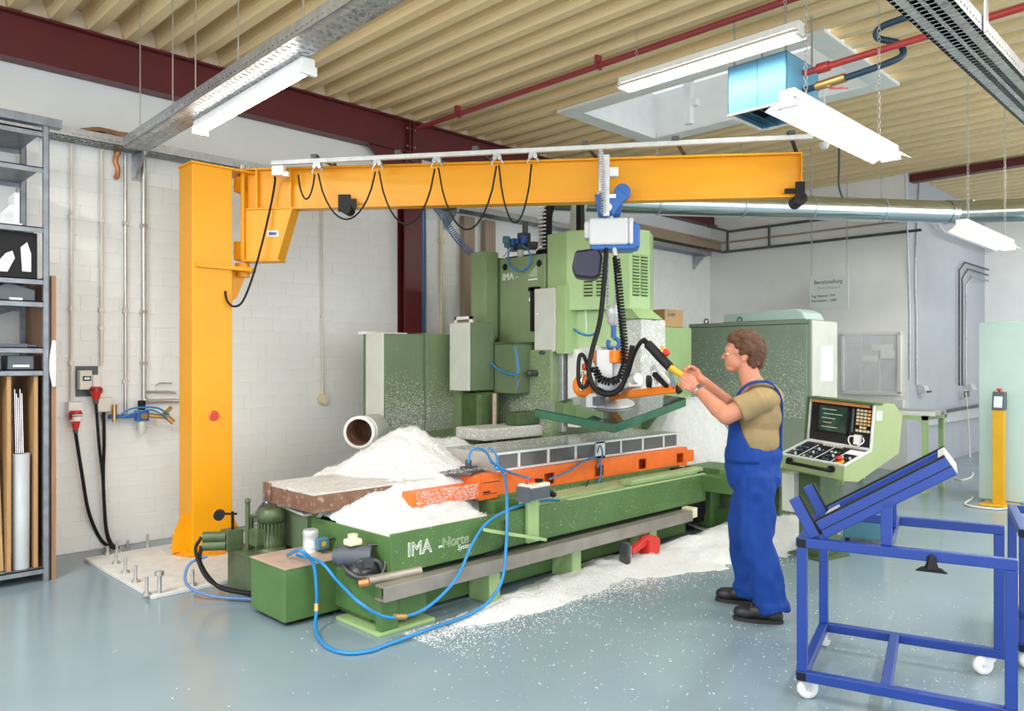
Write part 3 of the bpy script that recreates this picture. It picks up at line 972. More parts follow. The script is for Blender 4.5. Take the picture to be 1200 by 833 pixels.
simple('label_plate', 'paper', lambda b: b.box(1.34, 1.42, RY0 + .046, RY0 + .05, 2.015, 2.03), parent=bx_)
for k, (x_, l_, m_) in enumerate(((1.15, .3, 'slate'), (1.30, .17, 'steel_dark'))):
    simple('tool', m_, lambda b: (b.box(x_, x_ + l_, RY0 + .05 + .05 * k, RY0 + .09 + .05 * k, 1.681, 1.705), b.cyl((x_ + l_, RY0 + .07 + .05 * k, 1.69), (x_ + l_ + .06, RY0 + .07 + .05 * k, 1.69), .009)),
           ('long dark hand tool lying on the shelf above the dividers', 'short black hand tool lying on the shelf above the dividers')[k], 'tool')
for k, (x_, l_) in enumerate(((1.2, .09), (1.33, .16))):
    bi = thing('storage_bin', (x_ + l_ / 2, RY0 + .1, 1.52), ('small dark plastic bin low on the shelf rack', 'wide dark plastic bin with white label low on the rack')[k], 'bin')
    simple('tub', 'slate', lambda b: b.box(x_, x_ + l_, RY0 + .04, RY0 + .25, 1.521, 1.60 + .02 * k), parent=bi, bevel=.006)
    simple('label_plate', 'paper', lambda b: b.box(x_ + .03, x_ + l_ - .03, RY0 + .036, RY0 + .04, 1.54, 1.555), parent=bi)
simple('work_glove', 'paper', lambda b: b.tube(cr([(RX + .03, RY0 - .01, 1.40), (RX + .02, RY0 - .02, 1.55), (RX + .03, RY0 - .01, 1.73)], 5), [.012 + .012 * math.sin(i / 10 * PI) for i in range(11)], 8), 'white work glove hanging on the rack upright', 'glove')

# conduits on the wall
YC = YW - .035
for px_, ybot, m_, r_, lab in ((84, 470, 'beige', .013, 'beige conduit leading to the lower red plug'), (119, 428, 'beige', .015, 'beige conduit leading to the grey switch box'),
                               (147, 490, 'steel', .014, 'slim steel air pipe ending at the air regulator'), (168.5, 468, 'steel', .020, 'thick steel air pipe bending right behind the orange post')):
    q = OY(px_, ybot, YC)
    simple('wall_conduit', m_, lambda b: (b.cyl((q.x, YC, q.z), (q.x, YC, 3.36), r_, n=12), [b.box(q.x - r_ - .006, q.x + r_ + .006, YC - r_ - .004, YW - .006, z_, z_ + .03) for z_ in (q.z + .3, 2.0, 2.75)]), lab, 'conduit')
q = OY(378, 462, YC)
cdo = thing('wall_conduit', (q.x, YC, q.z), 'thin pale conduit ending in a hexagonal junction box behind the heap', 'conduit')
simple('pipe', 'beige', lambda b: (b.cyl((q.x, YC, q.z), (q.x, YC, 3.36), .010, n=10), b.cyl((q.x, YC - .01, 2.05), (q.x, YW - .006, 2.05), .016)), parent=cdo)
simple('junction_box', 'cream', lambda b: (b.cyl((q.x, YW - .075, q.z - .05), (q.x, YW - .006, q.z - .05), .055, n=6), b.cyl((q.x, YC, q.z), (q.x, YC, q.z + .06), .018)), parent=cdo)
simple('pipe_elbow', 'steel', lambda b: (b.tube([OY(169, 466, YC), OY(170, 470, YC), OY(210, 469.5, YC), OY(232, 469, YC)], .018, 10), b.ell(OY(169.5, 469, YC), .03)), 'horizontal steel air pipe disappearing behind the orange post', 'pipe')
simple('air_pipe', 'steel', lambda b: (b.tube([OY(172, 459, YC), OY(197, 459, YC), OY(206, 460, YC)], .011, 8), b.tube(cr([OY(183, 452, YC), OY(188, 449, YC), OY(201, 449, YC)], 5), .007, 6)), 'small bent steel pipes above the horizontal air pipe', 'pipe')
simple('strap', 'copper', lambda b: b.tube(cr([OY(138, 178, YC), OY(135, 188, YC), OY(138, 198, YC), OY(137, 207, YC), OY(134, 208, YC)], 6), [.028, .028] + [.02] * 23, 6), 'orange strap hanging from the wall cable tray', 'strap')
# switch box and plugs
sw = OY(101, 446, YW)
sb = thing('switch_box', (sw.x, YW, sw.z - .13), 'grey metal backplate with beige switch box on the block wall', 'switch box')


def wb(px0, py0, px1, py1, y0, y1):
    a, c = OY(px0, py0, YW - .02), OY(px1, py1, YW - .02)
    return (a.x, c.x, y0, y1, c.z, a.z)


simple('backplate', 'slate', lambda b: b.box(*wb(89, 429, 115, 464, YW - .02, YW - .007)), parent=sb, bevel=.003)
simple('meter_box', 'beige', lambda b: b.box(*wb(90, 434, 104.5, 456, YW - .10, YW - .02)), parent=sb, bevel=.006)
simple('display', 'black', lambda b: b.box(*wb(93.5, 440.5, 103, 446, YW - .103, YW - .10)), parent=sb)
simple('display_window', 'lcd', lambda b: b.box(*wb(95, 441.8, 101.5, 444.6, YW - .105, YW - .103)), parent=sb)
simple('socket', 'white_plastic', lambda b: b.box(*wb(105.5, 439, 115.5, 455, YW - .09, YW - .02)), parent=sb, bevel=.012)


def plug(px_, py0, py1, label):
    a, c = OY(px_, py0, YW - .10), OY(px_, py1, YW - .10)
    t = thing('industrial_plug', c, label, 'plug')
    h = a.z - c.z
    simple('body', 'red', lambda b: b.lathe(a, (0, 0, -1), [(0, .04), (h * .1, .048), (h * .45, .05), (h * .55, .036), (h * .85, .028), (h, .02)], 18), parent=t)
    simple('collar', 'slate', lambda b: b.lathe(c + V((0, 0, .02)), (0, 0, -1), [(0, .022), (.05, .018)], 12), parent=t)
    simple('ribs', 'beam_red', lambda b: [b.lathe(a + V((0, 0, -h * k)), (0, 0, -1), [(0, .0515), (h * .05, .0515)], 18) for k in (.14, .26)], parent=t)
    return c - V((0, 0, .03))


q = OY(87, 478, YW - .06)
simple('wall_socket', 'white_plastic', lambda b: (b.box(q.x - .05, q.x + .06, YW - .09, YW - .007, q.z - .06, q.z + .05), b.lathe(q + V((0, -.04, -.05)), (0, -.15, -1), [(0, .05), (.06, .045)], 16)), 'white wall socket with the lower red plug', 'socket', bevel=.006)
c1 = plug(88.5, 481, 503, 'large red industrial plug in the lower wall socket')
c2 = plug(112.5, 453, 469, 'small red industrial plug under the switch box')
q = OY(121, 474, YW - .05)
simple('junction_box', 'beige', lambda b: (b.box(q.x - .055, q.x + .06, YW - .09, YW - .007, q.z - .06, q.z + .06), b.cyl((q.x + .06, YW - .05, q.z), (q.x + .12, YW - .05, q.z), .01)), 'beige wall junction box beside the small red plug', 'junction box', bevel=.008)
simple('power_cable', 'rubber', lambda b: b.tube(cr([c1, OY(96, 555, YW - .10), OY(104, 600, YW - .08), OZ(118, 632, .08), OZ(131, 641, .03), OZ(136, 643, .035)], 8), .014, 8), 'black cable hanging from the large red plug to the floor', 'cable')
simple('power_cable', 'rubber', lambda b: b.tube(cr([c2, OY(116, 520, YW - .10), OY(120.5, 560, YW - .09), OY(123, 610, YW - .09), OZ(127, 633, .08), OZ(136, 643, .035)], 8), .012, 8), 'black cable hanging from the small red plug to the floor', 'cable')
simple('power_cable', 'rubber', lambda b: b.tube(cr([OY(121.5, 482, YW - .06), OY(122, 520, YW - .07), OY(121, 560, YW - .07), OY(124, 615, YW - .07), OZ(130, 636, .06), OZ(138, 642, .035)], 8), .014, 8), 'black cable hanging from the beige junction box', 'cable')
# air regulator
q = OY(166, 487, YW - .12)
ar = thing('air_regulator', q, 'wall air regulator with blue hoses and brass couplings', 'air regulator')
simple('mount_rail', 'steel', lambda b: b.box(q.x - .30, q.x - .16, YW - .04, YW - .007, q.z - .02, q.z + .02), parent=ar)
simple('knob', 'black', lambda b: b.cyl(q + V((0, 0, .05)), q + V((0, 0, .13)), .03), parent=ar)
simple('body', 'blue_hoist', lambda b: (b.cbox(q, .10, .08, .09), b.box(q.x - .25, q.x + .04, q.y - .015, q.y + .1, q.z - .015, q.z + .015)), parent=ar, bevel=.006)
simple('bowl', 'clear_hose', lambda b: b.lathe(q + V((0, 0, -.045)), (0, 0, -1), [(0, .034), (.08, .034), (.11, .02), (.13, .008)], 16), parent=ar)
simple('gauge', 'chrome', lambda b: b.cyl(q + V((0, -.04, 0)), q + V((0, -.07, 0)), .028), parent=ar)
simple('coupling', 'brass', lambda b: (b.cyl(q + V((.05, 0, 0)), q + V((.20, -.03, -.02)), .02), b.cyl(q + V((.20, -.03, -.02)), q + V((.25, -.05, -.07)), .024), b.cyl(q + V((.17, -.01, -.01)), q + V((.25, 0, .06)), .018)), parent=ar)
simple('inlet', 'brass', lambda b: b.cyl(q + V((-.22, .0, .10)), q + V((-.22, 0, -.04)), .02), parent=ar)
simple('hose_loop', 'blue_hose', lambda b: b.tube(cr([q + V((-.2, -.03, 0)), q + V((-.12, -.05, .06)), q + V((0, -.06, .075)), q + V((.12, -.05, .06)), q + V((.22, -.03, 0))], 8), .008, 8), parent=ar)
simple('hose_loop', 'blue_hose', lambda b: b.tube(cr([q + V((-.2, -.02, -.01)), q + V((-.08, -.07, .03)), q + V((.06, -.07, .05)), q + V((.20, -.05, -.03))], 8), .007, 8), parent=ar)

# floor plate of the crane with anchor bolts
SZ = .025
fp = thing('foundation_plate', (2.7, 6.1, 0), 'pale concrete foundation plate under the orange jib post', 'foundation')
simple('plate', 'concrete', lambda b: b.box(1.93, 3.55, 5.31, 6.72, 0, SZ), parent=fp, bevel=.004)
for px_, py_, h_ in ((126, 650, .07), (137, 647, .10), (136, 660, .08), (147, 671, .11), (159, 682, .12), (172, 697, .12), (226, 686, .11), (150, 640, .05), (173, 641, .11)):
    q = OZ(px_, py_, SZ)
    simple('anchor_bolt', 'steel', lambda b: (b.cyl((q.x, q.y, SZ), (q.x, q.y, SZ + h_), .011, n=8), b.cyl((q.x, q.y, SZ), (q.x, q.y, SZ + .02), .024, n=6), b.cyl((q.x, q.y, SZ), (q.x, q.y, SZ + .005), .032, n=14)), parent=fp)
q = OZ(187, 695, SZ)
simple('anchor_bolt', 'steel', lambda b: (b.cyl((q.x, q.y, SZ), (q.x, q.y, SZ + .12), .014, n=8), b.cyl((q.x, q.y, SZ + .12), (q.x, q.y, SZ + .15), .03, n=6)), parent=fp)

# ================================================================== jib crane
jc = thing('jib_crane', (2.73, 6.31, SZ), 'orange pillar jib crane with a long yellow boom', 'jib crane')
CX0, CX1, CY0, CY1, CT = 2.56, 2.895, 6.18, 6.44, 3.17
simple('pillar', 'yellow', lambda b: b.box(CX0, CX1, CY0, CY1, SZ, CT), parent=jc, bevel=.006)
simple('base_flange', 'yellow', lambda b: b.box(CX0 - .05, CX1 + .05, CY0 - .05, CY1 + .05, SZ + .001, SZ + .035), parent=jc, bevel=.01)
simple('grout', 'orange_stain', lambda b: b.lathe((2.73, 6.31, SZ), (0, 0, 1), [(0, .27), (.01, .25), (.02, .1)], 11), parent=jc)
for sx_ in (-1, 1):
    x_ = CX0 if sx_ < 0 else CX1
    simple('gusset', 'yellow', lambda b: b.prism([(x_, 6.30, SZ + .02), (x_ + sx_ * .11, 6.30, SZ + .02), (x_ + sx_ * .10, 6.30, SZ + .16), (x_ + sx_ * .03, 6.30, SZ + .32), (x_, 6.30, SZ + .32)], (0, .02, 0)), parent=jc)
simple('top_plate', 'yellow', lambda b: b.box(CX0 - .01, 3.17, CY0 - .01, CY1 + .01, CT, CT + .018), parent=jc, bevel=.003)
PV = V((3.04, 6.30, 0))                  # pivot axis
simple('lower_lug', 'yellow', lambda b: (b.prism([(CX0 + .03, CY0 - .03, 2.34), (3.05, CY0 - .03, 2.34), (3.13, CY0 + .05, 2.34), (3.13, CY1 - .05, 2.34), (3.05, CY1 + .02, 2.34), (CX1, CY1 + .02, 2.34), (CX1, CY1, 2.34), (CX0 + .03, CY0, 2.34)], (0, 0, .03)),
                                   b.prism([(CX1, 6.30, 2.34), (3.08, 6.30, 2.34), (2.99, 6.30, 2.12), (CX1, 6.30, 2.05)], (0, .02, 0)), b.cyl(PV + V((0, 0, 2.30)), PV + V((0, 0, 2.42)), .06)), parent=jc)
simple('pivot_pin', 'steel', lambda b: (b.cyl(PV + V((0, 0, 3.08)), PV + V((0, 0, 3.26)), .03), b.cyl(PV + V((0, 0, 3.188)), PV + V((0, 0, 3.215)), .055, n=6)), parent=jc)
# boom
bt = D(938, 205, 6.08)
A0 = V((PV.x, PV.y, 0))
ad = V((bt.x - A0.x, bt.y - A0.y, 0))
AL = ad.length
ad.normalize()
as_ = V((-ad.y, ad.x, 0))                 # towards the wall
if as_.y < 0:
    as_ = -as_
JX = frame(A0, ad, as_, V((0, 0, 1)))
ZB, ZT = 2.865, 3.215
b = MB(JX)
b.box(.22, AL, -.008, .008, ZB + .012, ZT - .012)
b.box(.02, AL, -.06, .06, ZB, ZB + .014)
b.box(.02, AL, -.06, .06, ZT - .014, ZT)
b.build('boom', 'yellow', jc, bevel=.002)
b = MB(JX)
b.box(.02, .05, -.08, .08, 2.44, ZT); b.box(.05, .55, -.012, .012, ZB, ZT)
b.prism([(.05, -.05, ZB), (.46, -.05, ZB), (.33, -.05, 2.44), (.05, -.05, 2.44)], (0, .1, 0))
b.box(.02, .36, -.075, .075, 2.425, 2.44)
b.box(-.05, .05, -.06, .06, 2.44, 2.60); b.box(-.05, .05, -.06, .06, 3.02, 3.15)
b.prism([(.46, -.078, ZB), (.475, -.078, ZB), (.345, -.078, 2.44), (.33, -.078, 2.44)], (0, .156, 0))
b.build('boom_bracket', 'yellow', jc, bevel=.004)
b = MB(JX)
b.box(.14, .16, -.06, .06, ZB, ZT); b.box(.44, .455, -.06, .06, ZB + .01, ZT - .01)
b.build('stiffener', 'yellow', jc)
b = MB(JX)
b.box(.245, .345, -.056, -.051, 2.635, 2.685)
npl = b.build('name_plate', 'paper', jc)
b = MB(JX)
b.box(.26, .33, -.058, -.056, 2.645, 2.672)
b.build('plate_print', 'blue_hoist', npl)
b = MB(JX)
b.cyl((AL - .02, -.10, ZB - .02), (AL - .02, .10, ZB - .02), .05, n=14)
b.box(AL - .06, AL + .01, -.10, -.078, ZB - .03, ZB + .11)
b.box(AL - .14, AL - .06, -.09, -.078, ZB + .02, ZB + .06)
b.build('end_stop', 'black', jc)
b = MB(JX)
b.box(AL - .008, AL, -.06, .06, ZB, ZT)
b.build('end_plate', 'yellow', jc)
b = MB(JX)
b.box(.88, .98, -.10, -.07, ZB - .04, ZB + .10)
b.cyl((.95, -.12, ZB - .02), (.95, .0, ZB - .02), .045)
b.box(.98, 1.03, -.10, -.075, ZB - .02, ZB + .06)
b.build('limit_stop', 'black', jc)
q = V((2.745, CY0 - .001, 1.0))
q = OY(250, 487, CY0)
btn = simple('push_button', 'red', lambda b: b.cyl((q.x, CY0 - .03, q.z), (q.x, CY0, q.z), .032, n=18), parent=jc)
simple('button_ring', 'copper', lambda b: b.lathe((q.x, CY0, q.z), (0, -1, 0), [(0, .042), (.014, .042), (.016, .034)], 18), parent=btn)
# festoon rail carried in front of the boom
RZ = 3.27
RYO = -.20
RS = lambda t_: -.055 + .075 * (t_ - .35) / (AL - .31)
b = MB(JX)
b.bar((.35, RYO, RZ - .055), (AL + .04, RYO, RZ + .02), .036, .036)
b.build('festoon_rail', 'galv_light', jc, bevel=.003)
for k, t_ in enumerate((.72, 1.42, 2.05, 2.92, 3.62, AL - .12)):
    b = MB(JX)
    RZ = 3.27 + RS(t_)
    b.bar((t_, RYO + .02, RZ + .035), (t_ + .10, .03, ZT + .01), .03, .008)
    b.box(t_ - .025, t_ + .025, RYO - .03, RYO + .03, RZ + .018, RZ + .05)
    b.cyl((t_ + .09, .02, ZT - .0), (t_ + .09, .02, ZT + .045), .016, n=8)
    b.build('rail_bracket', 'steel_dark', jc)
FT = [.74, 1.245, 1.735, 2.225, 2.51]     # carriages
fest = []
for k, t_ in enumerate(FT):
    b = MB(JX)
    RZ = 3.27 + RS(t_)
    b.box(t_ - .03, t_ + .03, RYO - .022, RYO + .022, RZ - .045, RZ - .018)
    b.cyl((t_ - .02, RYO - .02, RZ - .05), (t_ - .02, RYO + .02, RZ - .05), .016)
    b.cyl((t_ + .02, RYO - .02, RZ - .05), (t_ + .02, RYO + .02, RZ - .05), .016)
    b.tube([(t_ + .045 * math.cos(q_), RYO, RZ - .10 + .05 * math.sin(q_)) for q_ in [PI * i / 10 for i in range(11)]], .008, 6)
    b.build('festoon_carriage', 'galv', jc)
sag = [.22, .38, .40, .44, .50]
stops = [(.55, .62, .16), (.95, 1.32, .36)]
def loop(t0, t1, dz, name='festoon_cable'):
    b = MB(JX)
    pts = []
    RZ = 3.27 + RS((t0 + t1) / 2)
    for i in range(15):
        s_ = i / 14
        pts.append((t0 + (t1 - t0) * s_, RYO - .01, RZ - .11 - dz * (1 - (2 * s_ - 1) ** 2) ** .75))
    b.tube(pts, .0075, 6)
    b.build(name, 'rubber', jc)
loop(.58, .72, .20)
loop(.75, 1.23, .38)
loop(1.26, 1.72, .44)
loop(1.75, 2.22, .50)
loop(2.24, 2.50, .46)
RZ = 3.21
b = MB(JX)
b.box(.36, .46, RYO - .03, RYO + .03, RZ - .10, RZ - .02)
b.box(.45, .50, RYO - .02, RYO + .02, RZ - .11, RZ - .07)
b.build('junction_box', 'white_plastic', jc, bevel=.006)
q0, q1 = JX @ V((.36, RYO, RZ - .06)), V((2.84, CY0 - .01, 1.93))
simple('supply_cable', 'rubber', lambda b: b.tube(cr([q0, OY(322, 215, 6.0), OY(312, 265, 6.02), OY(298, 318, 6.06), OY(285, 352, 6.1), OY(274, 359, 6.12), OY(266, 352, 6.15), OY(264, 341, CY0 - .003)], 8), .009, 8), parent=jc)

# ================================================================== chain hoist and vacuum lifter
HT = 2.80 - .10
hq = D(714, 232, 6.22)
# put the hoist on the boom line
tt = (V((hq.x, hq.y, 0)) - A0).dot(ad)
HC = A0 + ad * tt
HX = frame(HC, ad, as_, V((0, 0, 1)))
ch = thing('chain_hoist', (HC.x, HC.y, 2.3), 'blue and grey electric chain hoist hanging from the yellow boom', 'hoist')
b = MB(HX)
for sd in (-1, 1):
    b.prism([(-.12, sd * .10, ZB + .05), (.12, sd * .10, ZB + .05), (.09, sd * .10, ZB - .10), (-.03, sd * .10, ZB - .14), (-.09, sd * .10, ZB - .09)], (0, -sd * .012, 0))
b.build('trolley_plate', 'blue_hoist', ch, bevel=.003)
for sd in (-1, 1):
    for t_ in (-.07, .07):
        b = MB(HX)
        b.cyl((t_, sd * .088, ZB + .045), (t_, sd * .030, ZB + .045), .03)
        b.build('wheel', 'steel', ch)
b = MB(HX)
b.cyl((.10, -.17, ZB + .05), (.10, -.09, ZB + .05), .065, n=20)
b.bar((.10, -.13, ZB + .05), (-.01, -.13, ZB - .10), .09, .10)
b.build('drive_motor', 'blue_hoist', ch, bevel=.008)
b = MB(HX)
b.cyl((-.01, -.18, ZB - .07), (-.01, -.15, ZB - .07), .03)
b.build('motor_cap', 'chrome', ch)
b = MB(HX)
b.box(-.06, .05, -.182, -.176, ZB + .0, ZB + .03)
b.build('rating_plate', 'paper', ch)
b = MB(HX)
b.cyl((0, -.06, ZB - .10), (0, -.06, ZB - .16), .03)
b.build('suspension', 'steel', ch)
b = MB(HX)
b.box(-.16, .15, -.14, .10, ZB - .36, ZB - .145)
b.prism([(.15, -.14, ZB - .145), (.15, .10, ZB - .145), (.15, .10, ZB - .36), (.15, -.14, ZB - .36)], (.04, 0, 0))
b.build('hoist_body', 'grey_box', ch, bevel=.03)
b = MB(HX)
b.box(-.14, .20, -.13, .09, ZB - .40, ZB - .355)
b.prism([(.17, -.13, ZB - .16), (.24, -.13, ZB - .20), (.24, -.13, ZB - .38), (.17, -.13, ZB - .40)], (0, .22, 0))
b.build('end_cover', 'blue_hoist', ch, bevel=.015)
b = MB(HX)
b.prism([(-.27, -.13, ZB - .40), (-.10, -.13, ZB - .38), (-.05, -.13, ZB - .44), (-.07, -.13, ZB - .60), (-.12, -.13, ZB - .63), (-.27, -.13, ZB - .61), (-.30, -.13, ZB - .54)], (0, .2, 0))
b.build('chain_bucket', 'navy', ch, bevel=.02)
b = MB(HX)
b.box(-.20, -.14, -.1, .04, ZB - .30, ZB - .16)
b.build('brake_box', 'grey_box', ch, bevel=.02)
b = MB(HX)
b.box(-.05, .0, -.19, -.165, ZB - .14, ZB + .34)
b.cyl((-.07, -.185, ZB + .05), (-.07, -.185, ZB + .38), .018)
b.build('tow_arm', 'galv_light', ch)
b = MB(HX)
b.box(.0, .07, -.19, -.12, ZB + .17, ZB + .24)
b.cyl((.035, -.195, ZB + .205), (.035, -.19, ZB + .205), .02)
b.build('switch', 'white_plastic', ch, bevel=.006)
b = MB(HX)
b.coil([(-.07, -.185, ZB + .38), (-.055, -.185, ZB + .1), (-.05, -.185, ZB - .12)], .022, .005, .02)
b.build('coiled_cable', 'galv', ch)
HK = HX @ V((.035, -.02, 0))
zk = 1.87
for o_ in (-.035, .012):
    simple('load_chain', 'galv', lambda b: b.chain((HK.x + o_, HK.y - o_, ZB - .38), (HK.x + o_, HK.y - o_, zk + .12), .036, .006), parent=ch)
simple('hook_block', 'galv_light', lambda b: b.lathe((HK.x, HK.y, zk + .16), (0, 0, -1), [(0, .045), (.02, .062), (.08, .062), (.10, .05), (.14, .05), (.16, .03)], 16), parent=ch)
simple('hook', 'blue_hoist', lambda b: (b.cyl((HK.x, HK.y, zk), (HK.x, HK.y, zk - .10), .022), b.tube([(HK.x + R2 * .045 * math.sin(q_), HK.y - R2 * .045 * math.sin(q_), zk - .145 + .045 * math.cos(q_)) for q_ in [2 * PI * i / 16 * .85 for i in range(17)]], .018, 8)), parent=ch)
# control pendant hose from the hoist down to the lifter
LC = C(.80, 6.32, 0)                       # centre of the lifter
simple('control_hose', 'rubber', lambda b: b.tube(cr([HX @ V((-.03, -.10, ZB - .40)), D(710, 300, 6.1), D(704, 370, 6.02), D(694, 410, 5.98), D(690, 435, 5.95), D(697, 455, 5.92), D(712, 462, 5.9), D(727, 455, 5.88), D(736, 432, 5.85), D(741, 405, 5.8)], 8), .020, 10), parent=ch)
simple('coiled_hose', 'rubber', lambda b: b.coil([D(722, 302, 6.12), D(724, 320, 6.1), D(727, 355, 6.06), D(731, 395, 6.02), D(733, 425, 6.0), D(727, 443, 5.97), D(715, 448, 5.95), D(703, 444, 5.95), D(696, 430, 5.95)], .024, .009, .025), parent=ch)
simple('coil_sleeve', 'galv_light', lambda b: b.tube([D(718, 275, 6.16), D(721, 300, 6.12)], .02, 10), parent=ch)
simple('coil_sleeve', 'rubber', lambda b: b.tube([D(721, 300, 6.12), D(723, 312, 6.11), D(725, 320, 6.1)], .012, 10), parent=ch)

# ---- plate being carried: corners (front, left, right) give a slightly tilted board
pf, pl, pr = C(.762, 5.70, 1.118), C(.18, 6.17, 1.205), C(1.44, 6.60, 1.275)
e1, e2 = (pl - pf), (pr - pf)
e1n = e1.normalized()
nn = e1.cross(e2).normalized()
if nn.z < 0:
    nn = -nn
e2 = nn.cross(e1n) * (1 if nn.cross(e1n).dot(e2) > 0 else -1) * e2.length
e2n = e2.normalized()
gp = thing('glass_panel', pf + (e1 + e2) / 2 - nn * .08, 'dark green glass panel carried by the orange vacuum lifter', 'glass panel')
simple('core', 'glass_edge', lambda b: b.hexa([pf - nn * .072, pf + e1 - nn * .072, pf + e1 + e2 - nn * .072, pf + e2 - nn * .072, pf - nn * .006, pf + e1 - nn * .006, pf + e1 + e2 - nn * .006, pf + e2 - nn * .006]), parent=gp, bevel=.008)
simple('mirror_top', 'glass_top', lambda b: b.hexa([pf - nn * .006, pf + e1 - nn * .006, pf + e1 + e2 - nn * .006, pf + e2 - nn * .006, pf, pf + e1, pf + e1 + e2, pf + e2]), parent=gp, bevel=.002)
# ---- lifter, in the frame of the board
LO = pf + e1 * .50 + e2 * .47
GX = frame(LO, e1n * -1, e2n, nn) if (e1n * -1).cross(e2n).dot(nn) > 0 else frame(LO, e1n, e2n, nn)
vlf = thing('vacuum_lifter', LO, 'orange vacuum lifter with round suction pad and long handle arm', 'vacuum lifter')
b = MB(GX)
b.lathe((0, 0, .001), (0, 0, 1), [(0, .19), (.010, .195), (.016, .19), (.022, .16), (.034, .15), (.038, .08)], 32)
b.build('suction_pad', 'galv_light', vlf)
c_ = LO + nn * .045
handle_end = D(795, 455, 5.16)
arm0 = c_ + (handle_end - c_) * .02 + V((0, 0, .015))
simple('arm', 'orange_lifter', lambda b: b.bar(arm0, handle_end, .055, .055), parent=vlf, bevel=.003)
simple('arm_socket', 'galv_light', lambda b: (b.cbox(D(697, 469, 6.02), .10, .10, .11)), parent=vlf, bevel=.004)
simple('socket_face', 'slate', lambda b: b.cbox(D(702, 470, 5.965), .07, .07, .07), parent=vlf)
simple('mast', 'galv', lambda b: (b.bar(c_ + V((0, 0, -.01)), (LC.x, LC.y, 1.60), .08, .08, up=(1, 0, 0)), b.tube([(LC.x + .03 * math.cos(q_), LC.y - .03 * math.cos(q_), 1.595 + .03 * math.sin(q_)) for q_ in [2 * PI * i / 12 for i in range(12)]], .01, 6, True)), parent=vlf, bevel=.004)
simple('lifting_eye', 'steel', lambda b: b.tube([(HK.x + .04 * math.cos(q_) * R2, HK.y + .04 * math.cos(q_) * R2, zk - .215 + .04 * math.sin(q_)) for q_ in [2 * PI * i / 14 for i in range(14)]], .012, 8, True), parent=vlf)
simple('yoke', 'orange_lifter', lambda b: (b.cbox(D(717, 418, 6.12), .22, .22, .10), b.bar(D(716, 412, 6.12), (HK.x, HK.y, zk - .25), .04, .03, up=(1, 0, 0))), parent=vlf, bevel=.01)
u_ = (C(1, 0, 0) - C(0, 0, 0))
v__ = (C(0, 1, 0) - C(0, 0, 0))


def cam_box(px0, py0, px1, py1, d0, d1):
    a = [D(px0, py1, d0), D(px1, py1, d0)]
    z1 = D(px0, py0, d0).z
    dv = v__ * (d1 - d0)
    p = [a[0], a[1], a[1] + dv, a[0] + dv]
    return p + [V((x.x, x.y, z1)) for x in p]


simple('pump_box', 'grey_box', lambda b: b.hexa(cam_box(699, 410, 718, 443, 6.0, 6.16)), parent=vlf, bevel=.006)
simple('pump_motor', 'galv_light', lambda b: (b.cyl(D(724, 432, 6.06), D(730, 432, 6.22), .10), b.cyl(D(724, 432, 6.05), D(724.2, 432, 6.06), .07)), parent=vlf)
simple('pump_block', 'galv', lambda b: b.hexa(cam_box(700, 443, 728, 462, 6.05, 6.25)), parent=vlf, bevel=.006)
q = D(684, 452, 6.05)
simple('vacuum_tank', 'orange_lifter', lambda b: b.ell(q, (.088, .088, .092), 24, 16), parent=vlf)
simple('tank_valve', 'chrome', lambda b: (b.cyl(D(681, 458, 5.95), D(681, 444, 5.98), .016), b.cyl(D(682, 444, 5.98), D(683, 436, 6.0), .012)), parent=vlf)
simple('valve_cap', 'red', lambda b: b.ell(D(685, 430, 6.0), (.02, .02, .03)), parent=vlf)
simple('vacuum_hose', 'rubber', lambda b: b.tube(cr([D(689, 446, 5.95), D(687, 452, 5.93), D(681, 453, 5.93), D(678, 445, 5.95), D(678, 425, 5.98), D(680, 416, 6.0), D(684, 417, 6.0), D(688, 426, 6.0), D(694, 436, 6.0)], 8), .016, 8), parent=vlf)
simple('vacuum_hose', 'rubber', lambda b: b.tube(cr([D(700, 455, 6.0), D(712, 460, 5.95), D(724, 456, 5.9), D(735, 440, 5.85), D(743, 415, 5.7), D(750, 402, 5.5), D(755, 398, 5.3)], 8), .016, 8), parent=vlf)
simple('side_tray', 'galv_light', lambda b: (b.bar(D(728, 455, 6.0), D(745, 450, 5.85), .12, .04), b.cyl(D(737, 446, 5.9), D(748, 443, 5.8), .04)), parent=vlf, bevel=.008)
simple('knob', 'black', lambda b: b.cyl(D(758, 447, 5.48), D(763, 447, 5.48), .045, n=20), parent=vlf)
simple('clamp_lever', 'galv_light', lambda b: (b.tube(cr([D(764, 432, 5.4), D(768, 430, 5.36), D(775, 438, 5.3), D(786, 450, 5.22)], 6), .016, 8), b.tube(cr([D(763, 433, 5.4), D(765, 441, 5.4), D(770, 449, 5.35)], 5), .012, 8)), parent=vlf)
simple('clamp_block', 'black', lambda b: (b.bar(D(768, 438, 5.36), D(783, 452, 5.24), .05, .03), b.bar(D(790, 450, 5.18), D(797, 460, 5.15), .035, .03)), parent=vlf)
H0, H1, H2 = D(757, 401, 5.17), D(785, 430, 5.075), D(819, 453, 5.02)
simple('grip', 'black', lambda b: b.tube(cr([D(754, 398, 5.22), H0, D(765, 409, 5.14), D(775, 420, 5.11), H1], 6), [.012] * 3 + [.02] * 5 + [.032] * 17, 12), parent=vlf)
simple('grip_button', 'red', lambda b: b.ell(D(781, 413, 5.1), (.024, .024, .026)), parent=vlf)
simple('grip_switch', 'post_yellow', lambda b: b.cbox(D(776, 408, 5.1), .02, .02, .03), parent=vlf)
simple('handle', 'post_yellow', lambda b: b.tube([H1, H1.lerp(H2, .5), H2], .021, 12), parent=vlf)
simple('handle_mount', 'galv', lambda b: b.bar(H1, D(790, 452, 5.17), .03, .03), parent=vlf)
